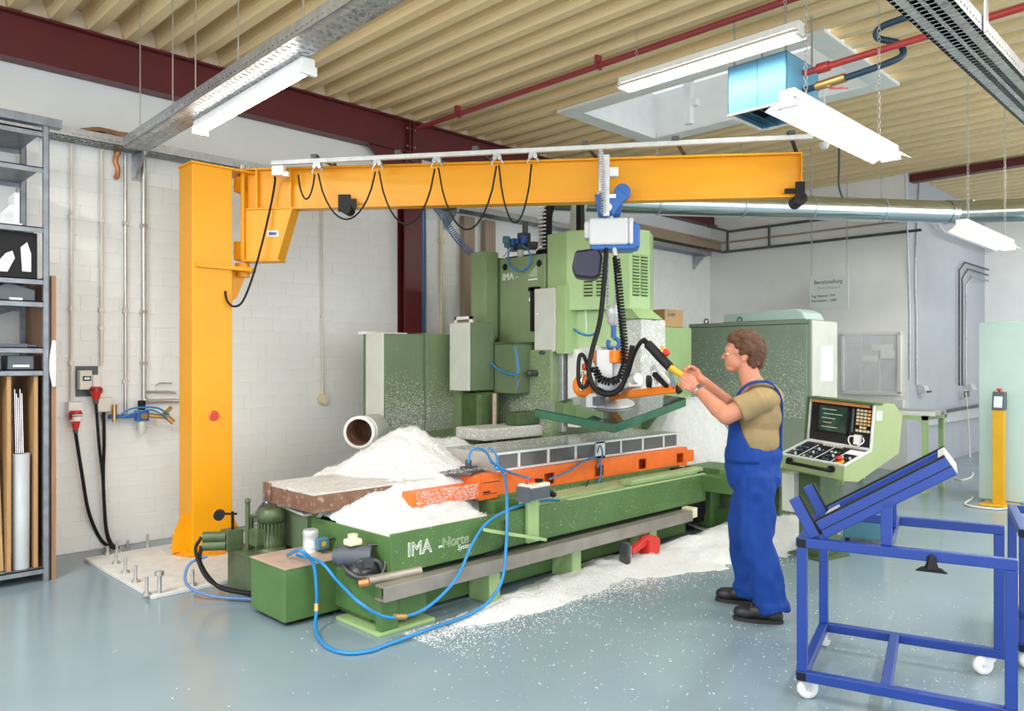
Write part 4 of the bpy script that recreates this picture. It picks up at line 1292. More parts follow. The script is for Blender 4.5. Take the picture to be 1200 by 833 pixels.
# ================================================================== milling machine
mm = thing('milling_machine', (4.6, 4.6, 0), 'large green milling machine with column head and long table bed', 'milling machine')
MY, MX0, MX1 = 3.70, 2.70, 6.18


def part(name, m, fn, parent=mm, **kw):
    return simple(name, m, fn, parent=parent, **kw)


# base
part('base', 'green', lambda b: (b.box(2.66, 6.1, 3.86, 4.75, .02, .30), b.box(2.62, 2.95, 3.68, 4.75, .06, .30)), bevel=.006)
part('foot_plate', 'green_light', lambda b: (b.box(2.575, 2.99, 3.65, 4.1, 0, .022),), bevel=.004)
for x_ in (3.45, 4.28, 5.25):
    part('pillar', 'green_light', lambda b: b.box(x_, x_ + .10, 3.66, 3.86, .0, .22), bevel=.004)
part('pillar', 'green', lambda b: b.box(2.60, 2.72, 3.66, 3.72, .02, .30), bevel=.004)
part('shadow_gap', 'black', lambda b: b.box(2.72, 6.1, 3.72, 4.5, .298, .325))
gr = part('guide_rail', 'rail', lambda b: (b.box(2.57, 5.78, 3.585, 3.60, .215, .302), b.box(2.57, 5.78, 3.60, 3.68, .290, .302), b.box(2.57, 5.78, 3.60, 3.68, .215, .227)), bevel=.002)
part('rail_end', 'cream', lambda b: b.box(5.78, 5.86, 3.59, 3.70, .235, .32), bevel=.004)
# tray body with the lettering
part('tray_side', 'green', lambda b: b.box(MX0, MX1, MY, MY + .02, .325, .562), bevel=.003)
part('tray_end', 'green', lambda b: b.box(MX0, MX0 + .02, MY + .02, 4.60, .325, .540), bevel=.003)
part('tray_floor', 'green', lambda b: b.box(MX0 + .02, MX1, MY + .02, 4.9, .325, .36))
part('tray_lip', 'green_light', lambda b: b.box(4.3, MX1, MY - .0, MY + .035, .562, .572), bevel=.002)
part('tray_back', 'green', lambda b: b.box(MX0 + .02, MX1, 4.58, 4.62, .325, .56))
text('IMA', (2.815, MY - .002, .412), .118, FACE_NY, 'lettering', mm, outline=.0024, sx=.93)
text('-', (3.052, MY - .001, .405), .118, FACE_NY, 'lettering', mm)
text('Norte', (3.085, MY - .001, .420), .088, FACE_NY, 'lettering_faint', mm, outline=.0016)
text('System', (3.21, MY - .001, .385), .046, FACE_NY, 'lettering', mm, shear=.3)
part('cable_drop', 'rubber', lambda b: b.tube(cr([(3.62, MY - .02, .52), (3.62, MY - .02, .42), (3.58, MY - .03, .34), (3.42, MY - .03, .315)], 6), .010, 6))
# ledge and slide
part('slide_ledge', 'green_light', lambda b: (b.box(4.15, 6.35, 3.86, 4.12, .50, .555), b.box(5.2, 6.35, 3.80, 3.92, .555, .60)), bevel=.006)
part('saddle', 'green', lambda b: (b.box(3.9, 6.45, 4.08, 4.62, .36, .56), b.box(4.0, 6.4, 4.12, 4.2, .555, .585)), bevel=.004)
# T-slot table
part('table', 'rust', lambda b: (b.box(2.60, 6.5, 4.40, 5.08, .60, .715), b.box(2.585, 2.60, 4.95, 5.05, .62, .74)), bevel=.004)
ts = part('table_top', 'table_dust', lambda b: [b.box(2.60, 6.5, 4.40 + k * .175, 4.40 + k * .175 + .155, .715, .73) for k in range(4)], bevel=.002)
part('table_support', 'green_cabinet', lambda b: b.prism([(2.68, 4.62, .30), (2.68, 5.15, .30), (2.68, 5.15, .58), (2.68, 4.62, .545)], (.9, 0, 0)), bevel=.004)
part('chip_shelf', 'dusty', lambda b: b.hexa([(2.66, 4.62, .545), (3.5, 4.62, .545), (3.5, 5.15, .58), (2.66, 5.15, .58), (2.66, 4.62, .56), (3.5, 4.62, .56), (3.5, 5.15, .595), (2.66, 5.15, .595)]))
# left side box
part('side_box', 'green', lambda b: b.box(2.275, 2.74, 4.17, 4.60, .03, .345), bevel=.006)
part('side_box_top', 'rust_top', lambda b: b.box(2.27, 2.70, 4.165, 4.605, .345, .353), bevel=.002)
part('side_box_foot', 'black', lambda b: b.box(2.32, 2.7, 4.22, 4.56, 0, .03))
# hydraulic unit
hu = thing('hydraulic_unit', (2.6, 5.0, 0), 'dark green hydraulic power unit with two motors and gauge', 'hydraulic unit')
part('tank', 'green_pump', lambda b: (b.box(2.40, 2.88, 4.72, 5.20, .0, .27), b.box(2.385, 2.90, 4.705, 5.215, .27, .29)), hu, bevel=.006)


def motor(c, r, h, nm):
    m = part(nm, 'green_pump', lambda b: (b.lathe(c, (0, 0, 1), [(0, r * 1.15), (.03, r * 1.15), (.03, r * .92), (h * .70, r * .92), (h * .70, r * 1.06), (h * .92, r * 1.06), (h, r * .8)], 24)), hu)
    part('cooling_fin', 'green_pump', lambda b: [b.bar(V(c) + V((math.cos(q_) * r * .95, math.sin(q_) * r * .95, .04)), V(c) + V((math.cos(q_) * r * .95, math.sin(q_) * r * .95, h * .68)), .008, .012, up=(math.cos(q_), math.sin(q_), 0)) for q_ in [2 * PI * k / 22 for k in range(22)]], m)
    return m


m1 = motor((2.56, 4.88, .29), .085, .29, 'motor')
part('terminal_box', 'green_pump', lambda b: b.box(2.43, 2.52, 4.84, 4.95, .34, .45), m1, bevel=.008)
motor((2.72, 5.05, .29), .085, .32, 'motor')
part('valve_block', 'green_pump', lambda b: (b.box(2.33, 2.45, 5.06, 5.16, .29, .43), b.cyl((2.34, 5.09, .33), (2.22, 5.18, .33), .035, n=12), b.cyl((2.34, 5.09, .39), (2.22, 5.18, .39), .035, n=12)), hu, bevel=.006)
part('gauge', 'black', lambda b: (b.cyl((2.30, 5.10, .545), (2.27, 5.05, .545), .035, n=18), b.cyl((2.30, 5.12, .545), (2.42, 5.10, .53), .008), b.cyl((2.39, 5.1, .43), (2.39, 5.1, .55), .01)), hu)
part('riser', 'green_pump', lambda b: (b.cyl((2.46, 5.02, .29), (2.46, 5.02, .60), .016), b.ell((2.46, 5.02, .62), (.02, .02, .025)), b.cyl((2.51, 5.06, .29), (2.51, 5.06, .5), .012), b.cyl((2.46, 5.02, .52), (2.60, 4.95, .52), .01)), hu)
part('hydraulic_hose', 'rubber', lambda b: b.tube(cr([(2.21, 5.185, .33), (2.19, 5.15, .22), (2.24, 5.0, .09), (2.36, 4.85, .05), (2.5, 4.66, .04)], 8), .014, 8), hu)
part('hydraulic_hose', 'rubber', lambda b: b.tube(cr([(2.21, 5.185, .39), (2.17, 5.18, .30), (2.20, 5.05, .13), (2.33, 4.9, .06), (2.48, 4.68, .05)], 8), .012, 8), hu)
part('hydraulic_hose', 'blue_cable', lambda b: b.tube(cr([(2.24, 5.16, .26), (2.13, 5.19, .22), (2.10, 5.16, .10), (2.2, 5.02, .03), (2.38, 4.75, .025)], 8), .010, 8), hu)
part('wire_loop', 'slate', lambda b: b.tube(cr([(2.58, 4.98, .5), (2.58, 5.0, .66), (2.66, 4.97, .70), (2.70, 4.96, .62)], 6), .004, 6), hu)
# coolant pump on the side box, vacuum pump at the tray corner
cp = thing('coolant_pump', (2.58, 4.38, .353), 'small grey coolant pump with teal terminal box', 'pump')
part('motor', 'galv_light', lambda b: b.lathe((2.58, 4.40, .36), (0, 0, 1), [(0, .055), (.02, .055), (.02, .048), (.11, .048), (.125, .052), (.145, .045)], 20), cp)
part('terminal_box', 'teal_box', lambda b: b.box(2.585, 2.665, 4.315, 4.375, .385, .455), cp, bevel=.006)
part('sticker', 'post_yellow', lambda b: b.cyl((2.625, 4.313, .42), (2.625, 4.316, .42), .017), cp)
part('lead', 'rubber', lambda b: b.tube(cr([(2.665, 4.34, .43), (2.70, 4.30, .44), (2.72, 4.29, .39), (2.70, 4.28, .355)], 6), .006, 6), cp)
part('pump_foot', 'rust_top', lambda b: b.lathe((2.58, 4.40, .353), (0, 0, 1), [(0, .08), (.012, .07)], 16), cp)
vp = thing('vacuum_pump', (2.60, 3.92, .30), 'dirty grey vacuum pump with cream filter cap at the tray corner', 'pump')
part('motor', 'slate', lambda b: (b.cyl((2.52, 3.98, .42), (2.66, 3.84, .42), .062), b.cyl((2.50, 4.0, .42), (2.52, 3.98, .42), .05)), vp)
part('filter_cap', 'cream', lambda b: (b.box(2.535, 2.625, 3.88, 3.96, .485, .525), b.cyl((2.58, 3.92, .525), (2.58, 3.92, .55), .03)), vp, bevel=.012)
part('pump_head', 'steel_dark', lambda b: (b.ell((2.60, 3.86, .34), (.08, .07, .05)), b.box(2.55, 2.69, 3.80, 3.95, .30, .40), b.tube(cr([(2.55, 3.9, .35), (2.58, 3.82, .41), (2.66, 3.78, .40), (2.69, 3.77, .34)], 6), .014, 8)), vp)
part('pipe_tangle', 'steel_dark', lambda b: (b.tube(cr([(2.52, 3.95, .38), (2.50, 3.86, .36), (2.53, 3.78, .33), (2.60, 3.75, .33)], 6), .012, 8), b.tube(cr([(2.66, 3.88, .48), (2.72, 3.82, .47), (2.70, 3.76, .38), (2.66, 3.74, .33)], 6), .009, 8), b.cbox((2.60, 3.80, .40), .06, .05, .05)), vp)
part('outlet_pipe', 'rail', lambda b: b.cyl((2.55, 3.72, .318), (2.90, 3.685, .318), .028), vp)
part('coupling', 'copper', lambda b: b.cyl((2.52, 3.76, .30), (2.56, 3.72, .31), .022), vp)

# right end: bellows, drive motor
part('bellows', 'rubber', lambda b: [b.box(6.20 + .0, 6.34, 3.80, 4.1, .16 + .03 * k, .182 + .03 * k) for k in range(14)])
part('bellows_core', 'black', lambda b: b.box(6.21, 6.33, 3.81, 4.09, .10, .58))
dq = OZ(845, 655)
part('drive_motor', 'green_pump', lambda b: b.lathe((6.62, 3.72, .22), (0, 0, 1), [(0, .11), (.2, .11), (.2, .13), (.30, .13), (.34, .09)], 20))
part('motor_bracket', 'green', lambda b: b.box(6.30, 6.75, 3.62, 4.0, .55, .60), bevel=.005)
part('motor_foot', 'green', lambda b: b.box(6.45, 6.8, 3.6, 3.9, .0, .22), bevel=.005)
part('cross_bed', 'green', lambda b: (b.box(6.1, 8.1, 3.3, 3.75, .42, .56), b.box(6.35, 8.1, 3.75, 4.3, .05, .5)), bevel=.006)
part('bed_foot', 'green_dark', lambda b: b.box(7.0, 7.9, 3.4, 3.72, 0, .42))

# red jack under the rail
rj = thing('machine_jack', (5.0, 3.65, 0), 'red lever jack standing under the grey guide rail', 'jack')
part('housing', 'red', lambda b: b.prism([(5.02, 3.50, .06), (5.16, 3.50, .06), (5.17, 3.50, .17), (5.12, 3.50, .205), (5.02, 3.50, .19)], (0, .10, 0)), rj, bevel=.008)
part('lever_arm', 'red', lambda b: b.bar((4.83, 3.55, .12), (5.05, 3.55, .175), .05, .05), rj, bevel=.005)
part('piston', 'chrome', lambda b: (b.cyl((4.82, 3.55, .0), (4.82, 3.55, .17), .018), b.cyl((4.80, 3.53, 0), (4.80, 3.53, .02), .05)), rj)
part('ram', 'steel_dark', lambda b: b.box(4.76, 4.80, 3.52, 3.60, 0.0, .20), rj, bevel=.004)
part('stand', 'steel_dark', lambda b: b.cyl((5.08, 3.55, 0), (5.08, 3.55, .07), .03), rj)

# ---------------- column, head and cabinets
CXF = 5.6
part('column', 'green_column', lambda b: b.box(CXF, 6.95, 5.14, 5.78, .3, 2.645), bevel=.008)
part('column_base', 'green_column', lambda b: (b.box(5.52, 7.0, 4.98, 5.80, .25, 1.70),), bevel=.02)
part('column_fin', 'green_column', lambda b: b.box(5.42, 5.60, 5.80, 6.03, 1.83, 2.72), bevel=.004)
part('column_gap', 'green_dark', lambda b: b.box(5.585, 5.70, 5.775, 5.82, 1.4, 2.66))
text('IMA', (CXF - .002, 5.74, 2.425), .098, FACE_NX, 'lettering', mm, outline=.0024, sx=1.0)
text('-', (CXF - .002, 5.545, 2.42), .098, FACE_NX, 'lettering', mm)
part('logo_stripe', 'lettering', lambda b: b.box(CXF - .003, CXF - .001, 5.24, 5.37, 2.395, 2.41))
part('logo_bars', 'lettering_faint', lambda b: [b.box(CXF - .003, CXF - .001, 5.25 + .028 * k, 5.27 + .028 * k, 2.43, 2.53 - .022 * k) for k in range(4)])
for px_, py_, r_ in ((592, 313, .035), (632, 308.5, .035)):
    q = OX(px_, py_, CXF)
    part('lifting_hole', 'black', lambda b: b.cyl((CXF - .004, q.y, q.z), (CXF + .01, q.y, q.z), r_, n=20))
q0, q1 = OX(623, 337, CXF), OX(630, 388, CXF)
part('access_slot', 'black', lambda b: (b.box(CXF - .05, CXF + .01, q1.y, q1.y + .055, q1.z, q0.z), b.box(CXF - .05, CXF, q1.y - .04, q0.y, q0.z - .04, q0.z)))
part('latch', 'steel', lambda b: b.cbox(OX(621, 351, CXF - .01), .03, .03, .05), bevel=.006)
q0, q1 = OX(627, 339, CXF - .06), OX(651.5, 412, CXF - .06)
dr = part('side_door', 'panel_grey', lambda b: b.box(CXF - .07, CXF - .03, q1.y, q0.y, q1.z, q0.z), bevel=.006)
part('door_lock', 'steel', lambda b: b.cyl(OX(630, 368, CXF - .07), OX(630, 368, CXF - .09), .008), dr)
part('door_hinge_side', 'green_light', lambda b: b.box(CXF - .06, CXF + .2, q1.y - .12, q1.y - .005, q1.z - .02, q0.z + .02), bevel=.004)
# drilled details on the column base
q = OX(628, 437, 5.52)
part('sensor', 'steel_dark', lambda b: (b.cyl((5.52, q.y, q.z), (5.44, q.y, q.z), .035, n=10), b.ell((5.43, q.y, q.z), .03)))
q = OX(636, 413, 5.52)
part('hook_eye', 'steel_dark', lambda b: b.ell((5.51, q.y, q.z), (.02, .035, .02)))
# head, an eight-cornered cover
HP = [(5.62, 5.13), (5.583, 4.846), (5.866, 4.317), (6.14, 4.28), (6.40, 4.42), (6.40, 5.139)]
HZ0, HZ1 = 2.07, 2.83
hd = part('head_cover', 'green_light', lambda b: b.prism([(x_, y_, HZ0) for x_, y_ in HP], (0, 0, HZ1 - HZ0)), bevel=.008)


def louvres(pa, pb, cols, z0, z1, n):
    pa, pb = V((*pa, 0)), V((*pb, 0))
    a = (pb - pa).normalized()
    nrm = V((a.y, -a.x, 0))
    if nrm.dot(V((-1, -1, 0))) < 0:
        nrm = -nrm
    for s0, s1 in cols:
        for k in range(n):
            z_ = z0 + (z1 - z0) * k / (n - 1)
            p0, p1 = pa.lerp(pb, s0), pa.lerp(pb, s1)
            part('louvre', 'green_light', lambda b: b.add([p0 + V((0, 0, z_ - .012)), p1 + V((0, 0, z_ - .012)), p1 + nrm * .016 + V((0, 0, z_ - .008)), p0 + nrm * .016 + V((0, 0, z_ - .008)), p0 + V((0, 0, z_ + .014)), p1 + V((0, 0, z_ + .014))],
                                                          [(0, 1, 2, 3), (3, 2, 5, 4), (0, 3, 4), (1, 5, 2)]), hd)
            part('louvre_slot', 'black', lambda b: b.add([p0 + nrm * .002 + V((0, 0, z_ - .022)), p1 + nrm * .002 + V((0, 0, z_ - .022)), p1 + nrm * .002 + V((0, 0, z_ - .012)), p0 + nrm * .002 + V((0, 0, z_ - .012))], [(0, 1, 2, 3)]), hd)


louvres(HP[1], HP[2], ((.28, .42), (.48, .62)), 2.22, 2.52, 10)
louvres(HP[2], HP[3], ((.15, .46), (.56, .88)), 2.22, 2.58, 13)
# slide under the head
part('head_slide', 'green_light', lambda b: b.prism([(5.70, 5.10, 1.72), (5.67, 4.90, 1.72), (5.90, 4.46, 1.72), (6.35, 4.46, 1.72), (6.35, 5.13, 1.72)], (0, 0, .35)), bevel=.006)
part('skirt', 'green_light', lambda b: b.hexa([(5.93, 4.25, 1.985), (6.28, 4.22, 1.985), (6.28, 4.45, 1.985), (5.93, 4.45, 1.985), (5.88, 4.31, 2.085), (6.15, 4.285, 2.085), (6.15, 4.45, 2.085), (5.88, 4.45, 2.085)]), bevel=.004)
part('spindle_guard', 'dusty', lambda b: (b.box(5.98, 6.38, 4.26, 4.60, 1.28, 1.985),), bevel=.015)
part('spindle_carriage', 'dusty', lambda b: (b.box(5.72, 6.3, 4.62, 5.1, 1.02, 1.73),), bevel=.01)
part('spindle_housing', 'brown_duct', lambda b: b.box(5.84, 5.99, 4.40, 4.60, 1.30, 1.68), bevel=.01)
part('linear_rail', 'galv', lambda b: (b.box(5.62, 5.68, 4.93, 5.02, .9, 1.70),), bevel=.004)
part('rail_cover', 'white_paint', lambda b: (b.box(5.66, 5.72, 4.78, 4.90, .95, 1.70), b.box(5.60, 5.62, 5.04, 5.07, 1.35, 1.70)), bevel=.004)
part('spindle', 'steel', lambda b: (b.cyl((6.05, 4.45, 1.05), (6.05, 4.45, 1.3), .07), b.cyl((6.05, 4.45, .98), (6.05, 4.45, 1.05), .03)))
part('air_line', 'blue_hose', lambda b: b.tube(cr([OX(664, 361, 5.7), OX(668, 378, 5.68), OX(677, 389, 5.66), OX(690, 393, 5.64), OX(699, 390, 5.64)], 8), .010, 8))
part('air_line', 'clear_hose', lambda b: b.tube(cr([OX(686, 363, 5.68), OX(687, 380, 5.67), OX(687, 395, 5.67)], 6), .006, 8))
# green side column to the right with the cardboard box
part('rear_tower', 'green_light', lambda b: b.box(7.35, 7.95, 4.95, 5.45, .2, 1.98), bevel=.008)
# wing boxes to the left of the column
WX = 5.0
q0, q1 = OX(528, 379, WX), OX(551, 458, WX)
wb_ = part('wing_box', 'green_cabinet', lambda b: b.box(WX, WX + .32, q1.y, q0.y, q1.z, q0.z), bevel=.006)
part('lit_wing_panel', 'panel_grey', lambda b: b.box(WX - .012, WX, q1.y, q0.y, q1.z, q0.z), wb_, bevel=.003)  # paler cover sheet: the light on this face is put into its colour
part('wing_screw', 'steel', lambda b: b.cyl((WX - .02, q0.y - .02, q0.z - .25), (WX - .012, q0.y - .02, q0.z - .25), .006), wb_)
part('cable_frame', 'white_paint', lambda b: (b.box(WX + .1, WX + .13, q0.y + .03, q0.y + .06, q1.z + .15, q0.z + .07), b.box(WX + .1, WX + .13, q1.y + .1, q0.y + .06, q0.z + .04, q0.z + .07), b.box(WX + .1, WX + .13, q1.y + .1, q1.y + .13, q0.z, q0.z + .07)))
part('frame_backing', 'brown_duct', lambda b: b.box(WX + .14, WX + .16, q1.y + .1, q0.y + .05, q1.z + .2, q0.z + .05))
part('frame_foot', 'white_paint', lambda b: b.box(WX + .05, WX + .15, q0.y + .0, q0.y + .06, q1.z + .10, q1.z + .17))
part('recess_box', 'green_cabinet', lambda b: b.box(5.32, 5.58, 5.27, q1.y - .003, 1.27, 1.755), bevel=.006)
part('recess_shelf', 'green_dark', lambda b: b.box(5.30, 5.58, 5.26, q1.y - .002, 1.757, 1.775))
part('air_line', 'blue_hose', lambda b: b.tube(cr([OX(566, 404, 5.30), OX(572, 420, 5.28), OX(584, 433, 5.27), OX(598, 438, 5.27), OX(607, 437, 5.28), OX(606, 420, 5.29), OX(603, 406, 5.30)], 8), .010, 8))
part('air_line', 'blue_cable', lambda b: b.tube(cr([OX(608, 445, 5.34), OX(606, 452, 5.33), OX(604, 457, 5.33)], 5), .009, 8))
part('portal_leg', 'green_dark', lambda b: (b.box(5.05, 5.35, 5.50, 5.78, .75, 1.28),), bevel=.04)
part('portal_pipe', 'rust_top', lambda b: b.cyl((5.2, 5.44, .8), (5.2, 5.44, 1.27), .022))
part('saddle_block', 'dusty', lambda b: b.hexa([(4.75, 5.1, .86), (5.55, 5.1, .86), (5.55, 5.5, .86), (4.75, 5.5, .86), (4.75, 5.1, .97), (5.55, 5.1, .97), (5.55, 5.5, .97), (4.75, 5.5, .97)]), bevel=.015)
part('saddle_column', 'green_dark', lambda b: b.box(5.2, 5.5, 5.12, 5.3, .97, 1.1), bevel=.02)
# big cabinet on the far left
part('side_cabinet', 'green_cabinet', lambda b: (b.box(4.262, 4.735, 5.95, 6.30, .35, 1.845),), bevel=.006)
part('lit_cabinet_flank', 'panel_grey', lambda b: b.box(4.245, 4.262, 5.955, 6.23, .35, 1.845), bevel=.004)  # pale sheet paints the cabinet's lit side lighter than its shaded front
part('cabinet_rib', 'green_cabinet', lambda b: b.box(4.735, 4.79, 5.92, 6.30, .35, 1.86), bevel=.004)
part('cabinet_wing', 'green_column', lambda b: b.box(4.79, 5.18, 6.0, 6.30, .35, 1.86), bevel=.004)
q = OY(498.5, 408, 6.0)
part('cable_gland', 'black', lambda b: b.cyl((q.x, 5.99, q.z), (q.x, 6.01, q.z), .052, n=20))
part('cabinet_cap', 'white_paint', lambda b: b.box(4.22, 4.75, 6.24, 6.32, 1.845, 1.87))
part('column_link', 'green_column', lambda b: b.box(5.15, 5.62, 5.85, 6.3, .35, 1.82))
# dust duct stump
da = V((.80, .60, 0)).normalized()
part('duct_stump', 'white_paint', lambda b: b.lathe((3.80, 5.68, .965), da, [(0, .118), (0, .142), (.03, .142), (.035, .132), (.09, .132), (.095, .14), (.11, .14), (.115, .132), (.45, .132), (.45, .118), (0, .118)], 28, caps=False))
part('duct_lining', 'rust', lambda b: b.lathe(V((3.80, 5.68, .965)) + da * .01, da, [(0, .117), (.02, .110), (.08, .110), (.09, .117), (.10, .110), (.16, .110), (.17, .117), (.18, .110), (.24, .110), (.25, .117), (.26, .11), (.4, .11), (.4, 0)], 28, caps=False), fixn=False)
part('duct_stand', 'galv_light', lambda b: b.box(3.95, 4.05, 5.78, 5.88, .3, .84))
# services on top of the column
vb = [OX(p_[0], p_[1], 5.85) for p_ in ((602, 285), (614, 283), (626, 281))]
part('valve_bank', 'steel_dark', lambda b: (b.cbox(vb[0] + V((0, 0, -.02)), .10, .10, .13), b.cbox(vb[1], .10, .11, .18), b.cyl(vb[1] + V((0, -.02, .08)), vb[1] + V((0, -.02, .20)), .03), b.box(5.8, 5.9, vb[2].y - .05, vb[0].y + .08, 2.645, 2.70), b.cbox(vb[2] + V((0, .02, -.06)), .08, .1, .08)), bevel=.008)
part('valve_blue', 'blue_hoist', lambda b: (b.cbox(vb[0] + V((-.04, -.05, .0)), .06, .05, .07), b.cbox(vb[1] + V((-.05, .03, 0)), .06, .04, .06), b.cbox(vb[1] + V((-.05, -.05, .01)), .06, .04, .08)), bevel=.005)
part('valve_teal', 'teal_box', lambda b: (b.cyl(vb[0] + V((-.06, .05, .0)), vb[0] + V((-.06, .05, .07)), .04), b.cbox(vb[0] + V((-.05, .02, -.02)), .07, .08, .06)))
part('filter_bowl', 'clear_hose', lambda b: b.lathe(OX(610, 293, 5.78), (0, 0, -1), [(0, .035), (.10, .03), (.13, .012), (.16, .006)], 14))
part('air_line', 'blue_hose', lambda b: b.tube(cr([OX(601, 290, 5.70), OX(596, 297, 5.57), OX(597, 310, 5.56), OX(608, 318, 5.56), OX(618, 313, 5.56), OX(622, 303, 5.56), OX(619, 293, 5.57), OX(612, 287, 5.72)], 8), .009, 8))
part('air_line', 'white_plastic', lambda b: b.tube(cr([OX(598, 290, 5.76), OX(594, 296, 5.75), OX(590, 301, 5.76)], 5), .008, 6))
part('air_line', 'white_plastic', lambda b: b.tube(cr([OX(622, 297, 5.75), OX(630, 292, 5.78), OX(632, 284, 5.8)], 5), .008, 6))
hb = OX(636, 299, 5.95)
part('flexible_hose', 'rubber', lambda b: b.ribbed(cr([(6.02, hb.y, 2.645), (6.02, hb.y, 3.0), (6.03, hb.y - .02, 3.2), (6.15, hb.y - .05, 3.42), (6.4, hb.y - .1, 3.5)], 8), .058, .03, .22))
part('hose_strip', 'white_paint', lambda b: [b.box(5.945, 5.968, hb.y - .03, hb.y + .06, 2.72 + .04 * k, 2.735 + .04 * k) for k in range(14)])
part('hose_collar', 'black', lambda b: b.box(5.94, 6.1, hb.y - .09, hb.y + .09, 2.645, 2.76))
h2 = OX(677, 268, 6.15)
part('flexible_hose', 'clear_hose', lambda b: b.ribbed(cr([(6.15, h2.y, 2.82), (6.15, h2.y, 3.05), (6.2, h2.y, 3.25), (6.4, h2.y - .05, 3.45), (6.7, h2.y - .1, 3.5)], 8), .085, .035, .16))
part('hose_mast', 'green_light', lambda b: b.box(6.2, 6.3, 4.86, 4.95, 2.82, 3.4))
part('energy_chain', 'black', lambda b: b.box(5.66, 5.74, 5.135, 5.18, 2.2, 2.75))
part('energy_chain', 'black', lambda b: b.box(6.0, 6.06, 5.02, 5.08, 2.83, 3.35))
part('piston_rod', 'chrome', lambda b: b.cyl((5.63, 5.155, 2.15), (5.63, 5.155, 2.27), .02))
# coiled air hose from wall tray to the fin
simple('coiled_air_hose', 'blue_cable', lambda b: b.coil(cr([OY(508, 239, 6.75), OY(518, 252, 6.6), OY(530, 272, 6.45), OY(545, 290, 6.25), OY(560, 303, 6.1), OY(572, 314, 5.95)], 6), .034, .0045, .03, 6, 14), 'grey-blue coiled air hose hanging from tray to machine column', 'hose')

# ---------------- orange fixture
of = thing('clamping_fixture', (5.2, 4.4, .56), 'orange steel clamping fixture with square openings on the machine table', 'fixture')
FX0, FX1, FY = 3.82, 6.58, 4.15
holes = []
for px_, py_ in ((644, 556), (702.5, 549), (753, 542), (797, 535)):
    q = OY(px_, py_, FY)
    holes.append((q.x - .06, q.x + .06))
zl, zh = .60, .69
def front(b):
    b.box(FX0, FX1, FY, FY + .015, .565, zl)
    b.box(FX0, FX1, FY, FY + .015, zh, .742)
    xs = [FX0] + [v_ for h_ in holes for v_ in h_] + [FX1]
    for i in range(0, len(xs), 2):
        b.box(xs[i], xs[i + 1], FY, FY + .015, zl, zh)
part('front_plate', 'orange', front, of)
part('back_web', 'orange', lambda b: b.box(FX0, FX1, FY + .09, FY + .10, .565, .742), of)
part('top_plate', 'orange', lambda b: b.box(FX0, FX1, FY + .015, 4.8, .732, .742), of)
part('lower_beam', 'orange', lambda b: b.box(3.22, FX0, FY + .02, FY + .14, .58, .685), of, bevel=.004)
part('lower_beam', 'orange', lambda b: b.box(FX1, FX1 + .16, FY + .02, FY + .14, .59, .70), of, bevel=.004)
for x_ in (FX0 - .003, FX1 - .012):
    part('end_plate', 'orange', lambda b: b.box(x_, x_ + .015, FY, FY + .25, .565, .742), of)
part('slot_mark', 'beam_red', lambda b: (b.box(FX0 + .03, FX0 + .20, FY - .002, FY, .685, .69), b.box(FX0 + .03, FX0 + .17, FY - .002, FY, .60, .605), b.box(FX0 + .03, FX0 + .10, FY - .002, FY, .61, .625)), of)
jp = thing('jig_plate', (3.75, 4.45, .73), 'dark steel jig plate sticking out of the chip heap', 'plate')
part('plate', 'steel_dark', lambda b: b.hexa([(3.50, 4.62, .735), (3.80, 4.22, .735), (4.0, 4.30, .735), (4.0, 4.70, .735), (3.50, 4.62, .765), (3.80, 4.22, .765), (4.0, 4.30, .765), (4.0, 4.70, .765)]), jp, bevel=.006)
part('clamp', 'steel_dark', lambda b: (b.cyl((3.93, 4.40, .765), (3.93, 4.40, .83), .025), b.box(3.88, 3.98, 4.36, 4.44, .765, .78)), jp)
# ---------------- aluminium workpiece with dark panes
wp = thing('workpiece_frame', (5.2, 4.5, .745), 'aluminium framed box with dark panes lying on the orange fixture', 'workpiece')
WX0, WX1, WY0, WY1, WZ0, WZ1 = 4.01, 6.50, 4.20, 4.76, .745, .885
part('frame', 'alu', lambda b: (b.box(WX0 + .02, WX1, WY0, WY0 + .02, WZ0, WZ0 + .016), b.box(WX0 + .02, WX1, WY0, WY0 + .02, WZ1 - .014, WZ1)), wp)
cuts = [OY(px_, 540, WY0).x for px_ in (582.5, 608.5, 643, 675, 698, 709, 728, 753.5, 778, 794)]
for k, x_ in enumerate(cuts):
    if k == 4:
        part('upright', 'alu', lambda b: b.box(x_, cuts[5], WY0, WY0 + .022, WZ0, WZ1), wp)
    elif k != 5:
        part('upright', 'alu', lambda b: b.box(x_ - .012, x_ + .012, WY0, WY0 + .02, WZ0 + .01, WZ1 - .01), wp)
for k in range(len(cuts) - 1):
    if k != 4:
        part('pane', 'pane', lambda b: b.box(cuts[k] + .012, cuts[k + 1] - .012, WY0 + .008, WY0 + .014, WZ0 + .014, WZ1 - .012), wp)
part('top_sheet', 'worktop', lambda b: b.box(WX0, WX1, WY0 + .001, WY1, WZ1, WZ1 + .006), wp)
part('end_sheet', 'brushed', lambda b: b.box(WX0, WX0 + .012, WY0 + .0, WY1, WZ0, WZ1), wp)
part('back_sheet', 'brushed', lambda b: b.box(WX0, WX1, WY1 - .012, WY1, WZ0, WZ1), wp)

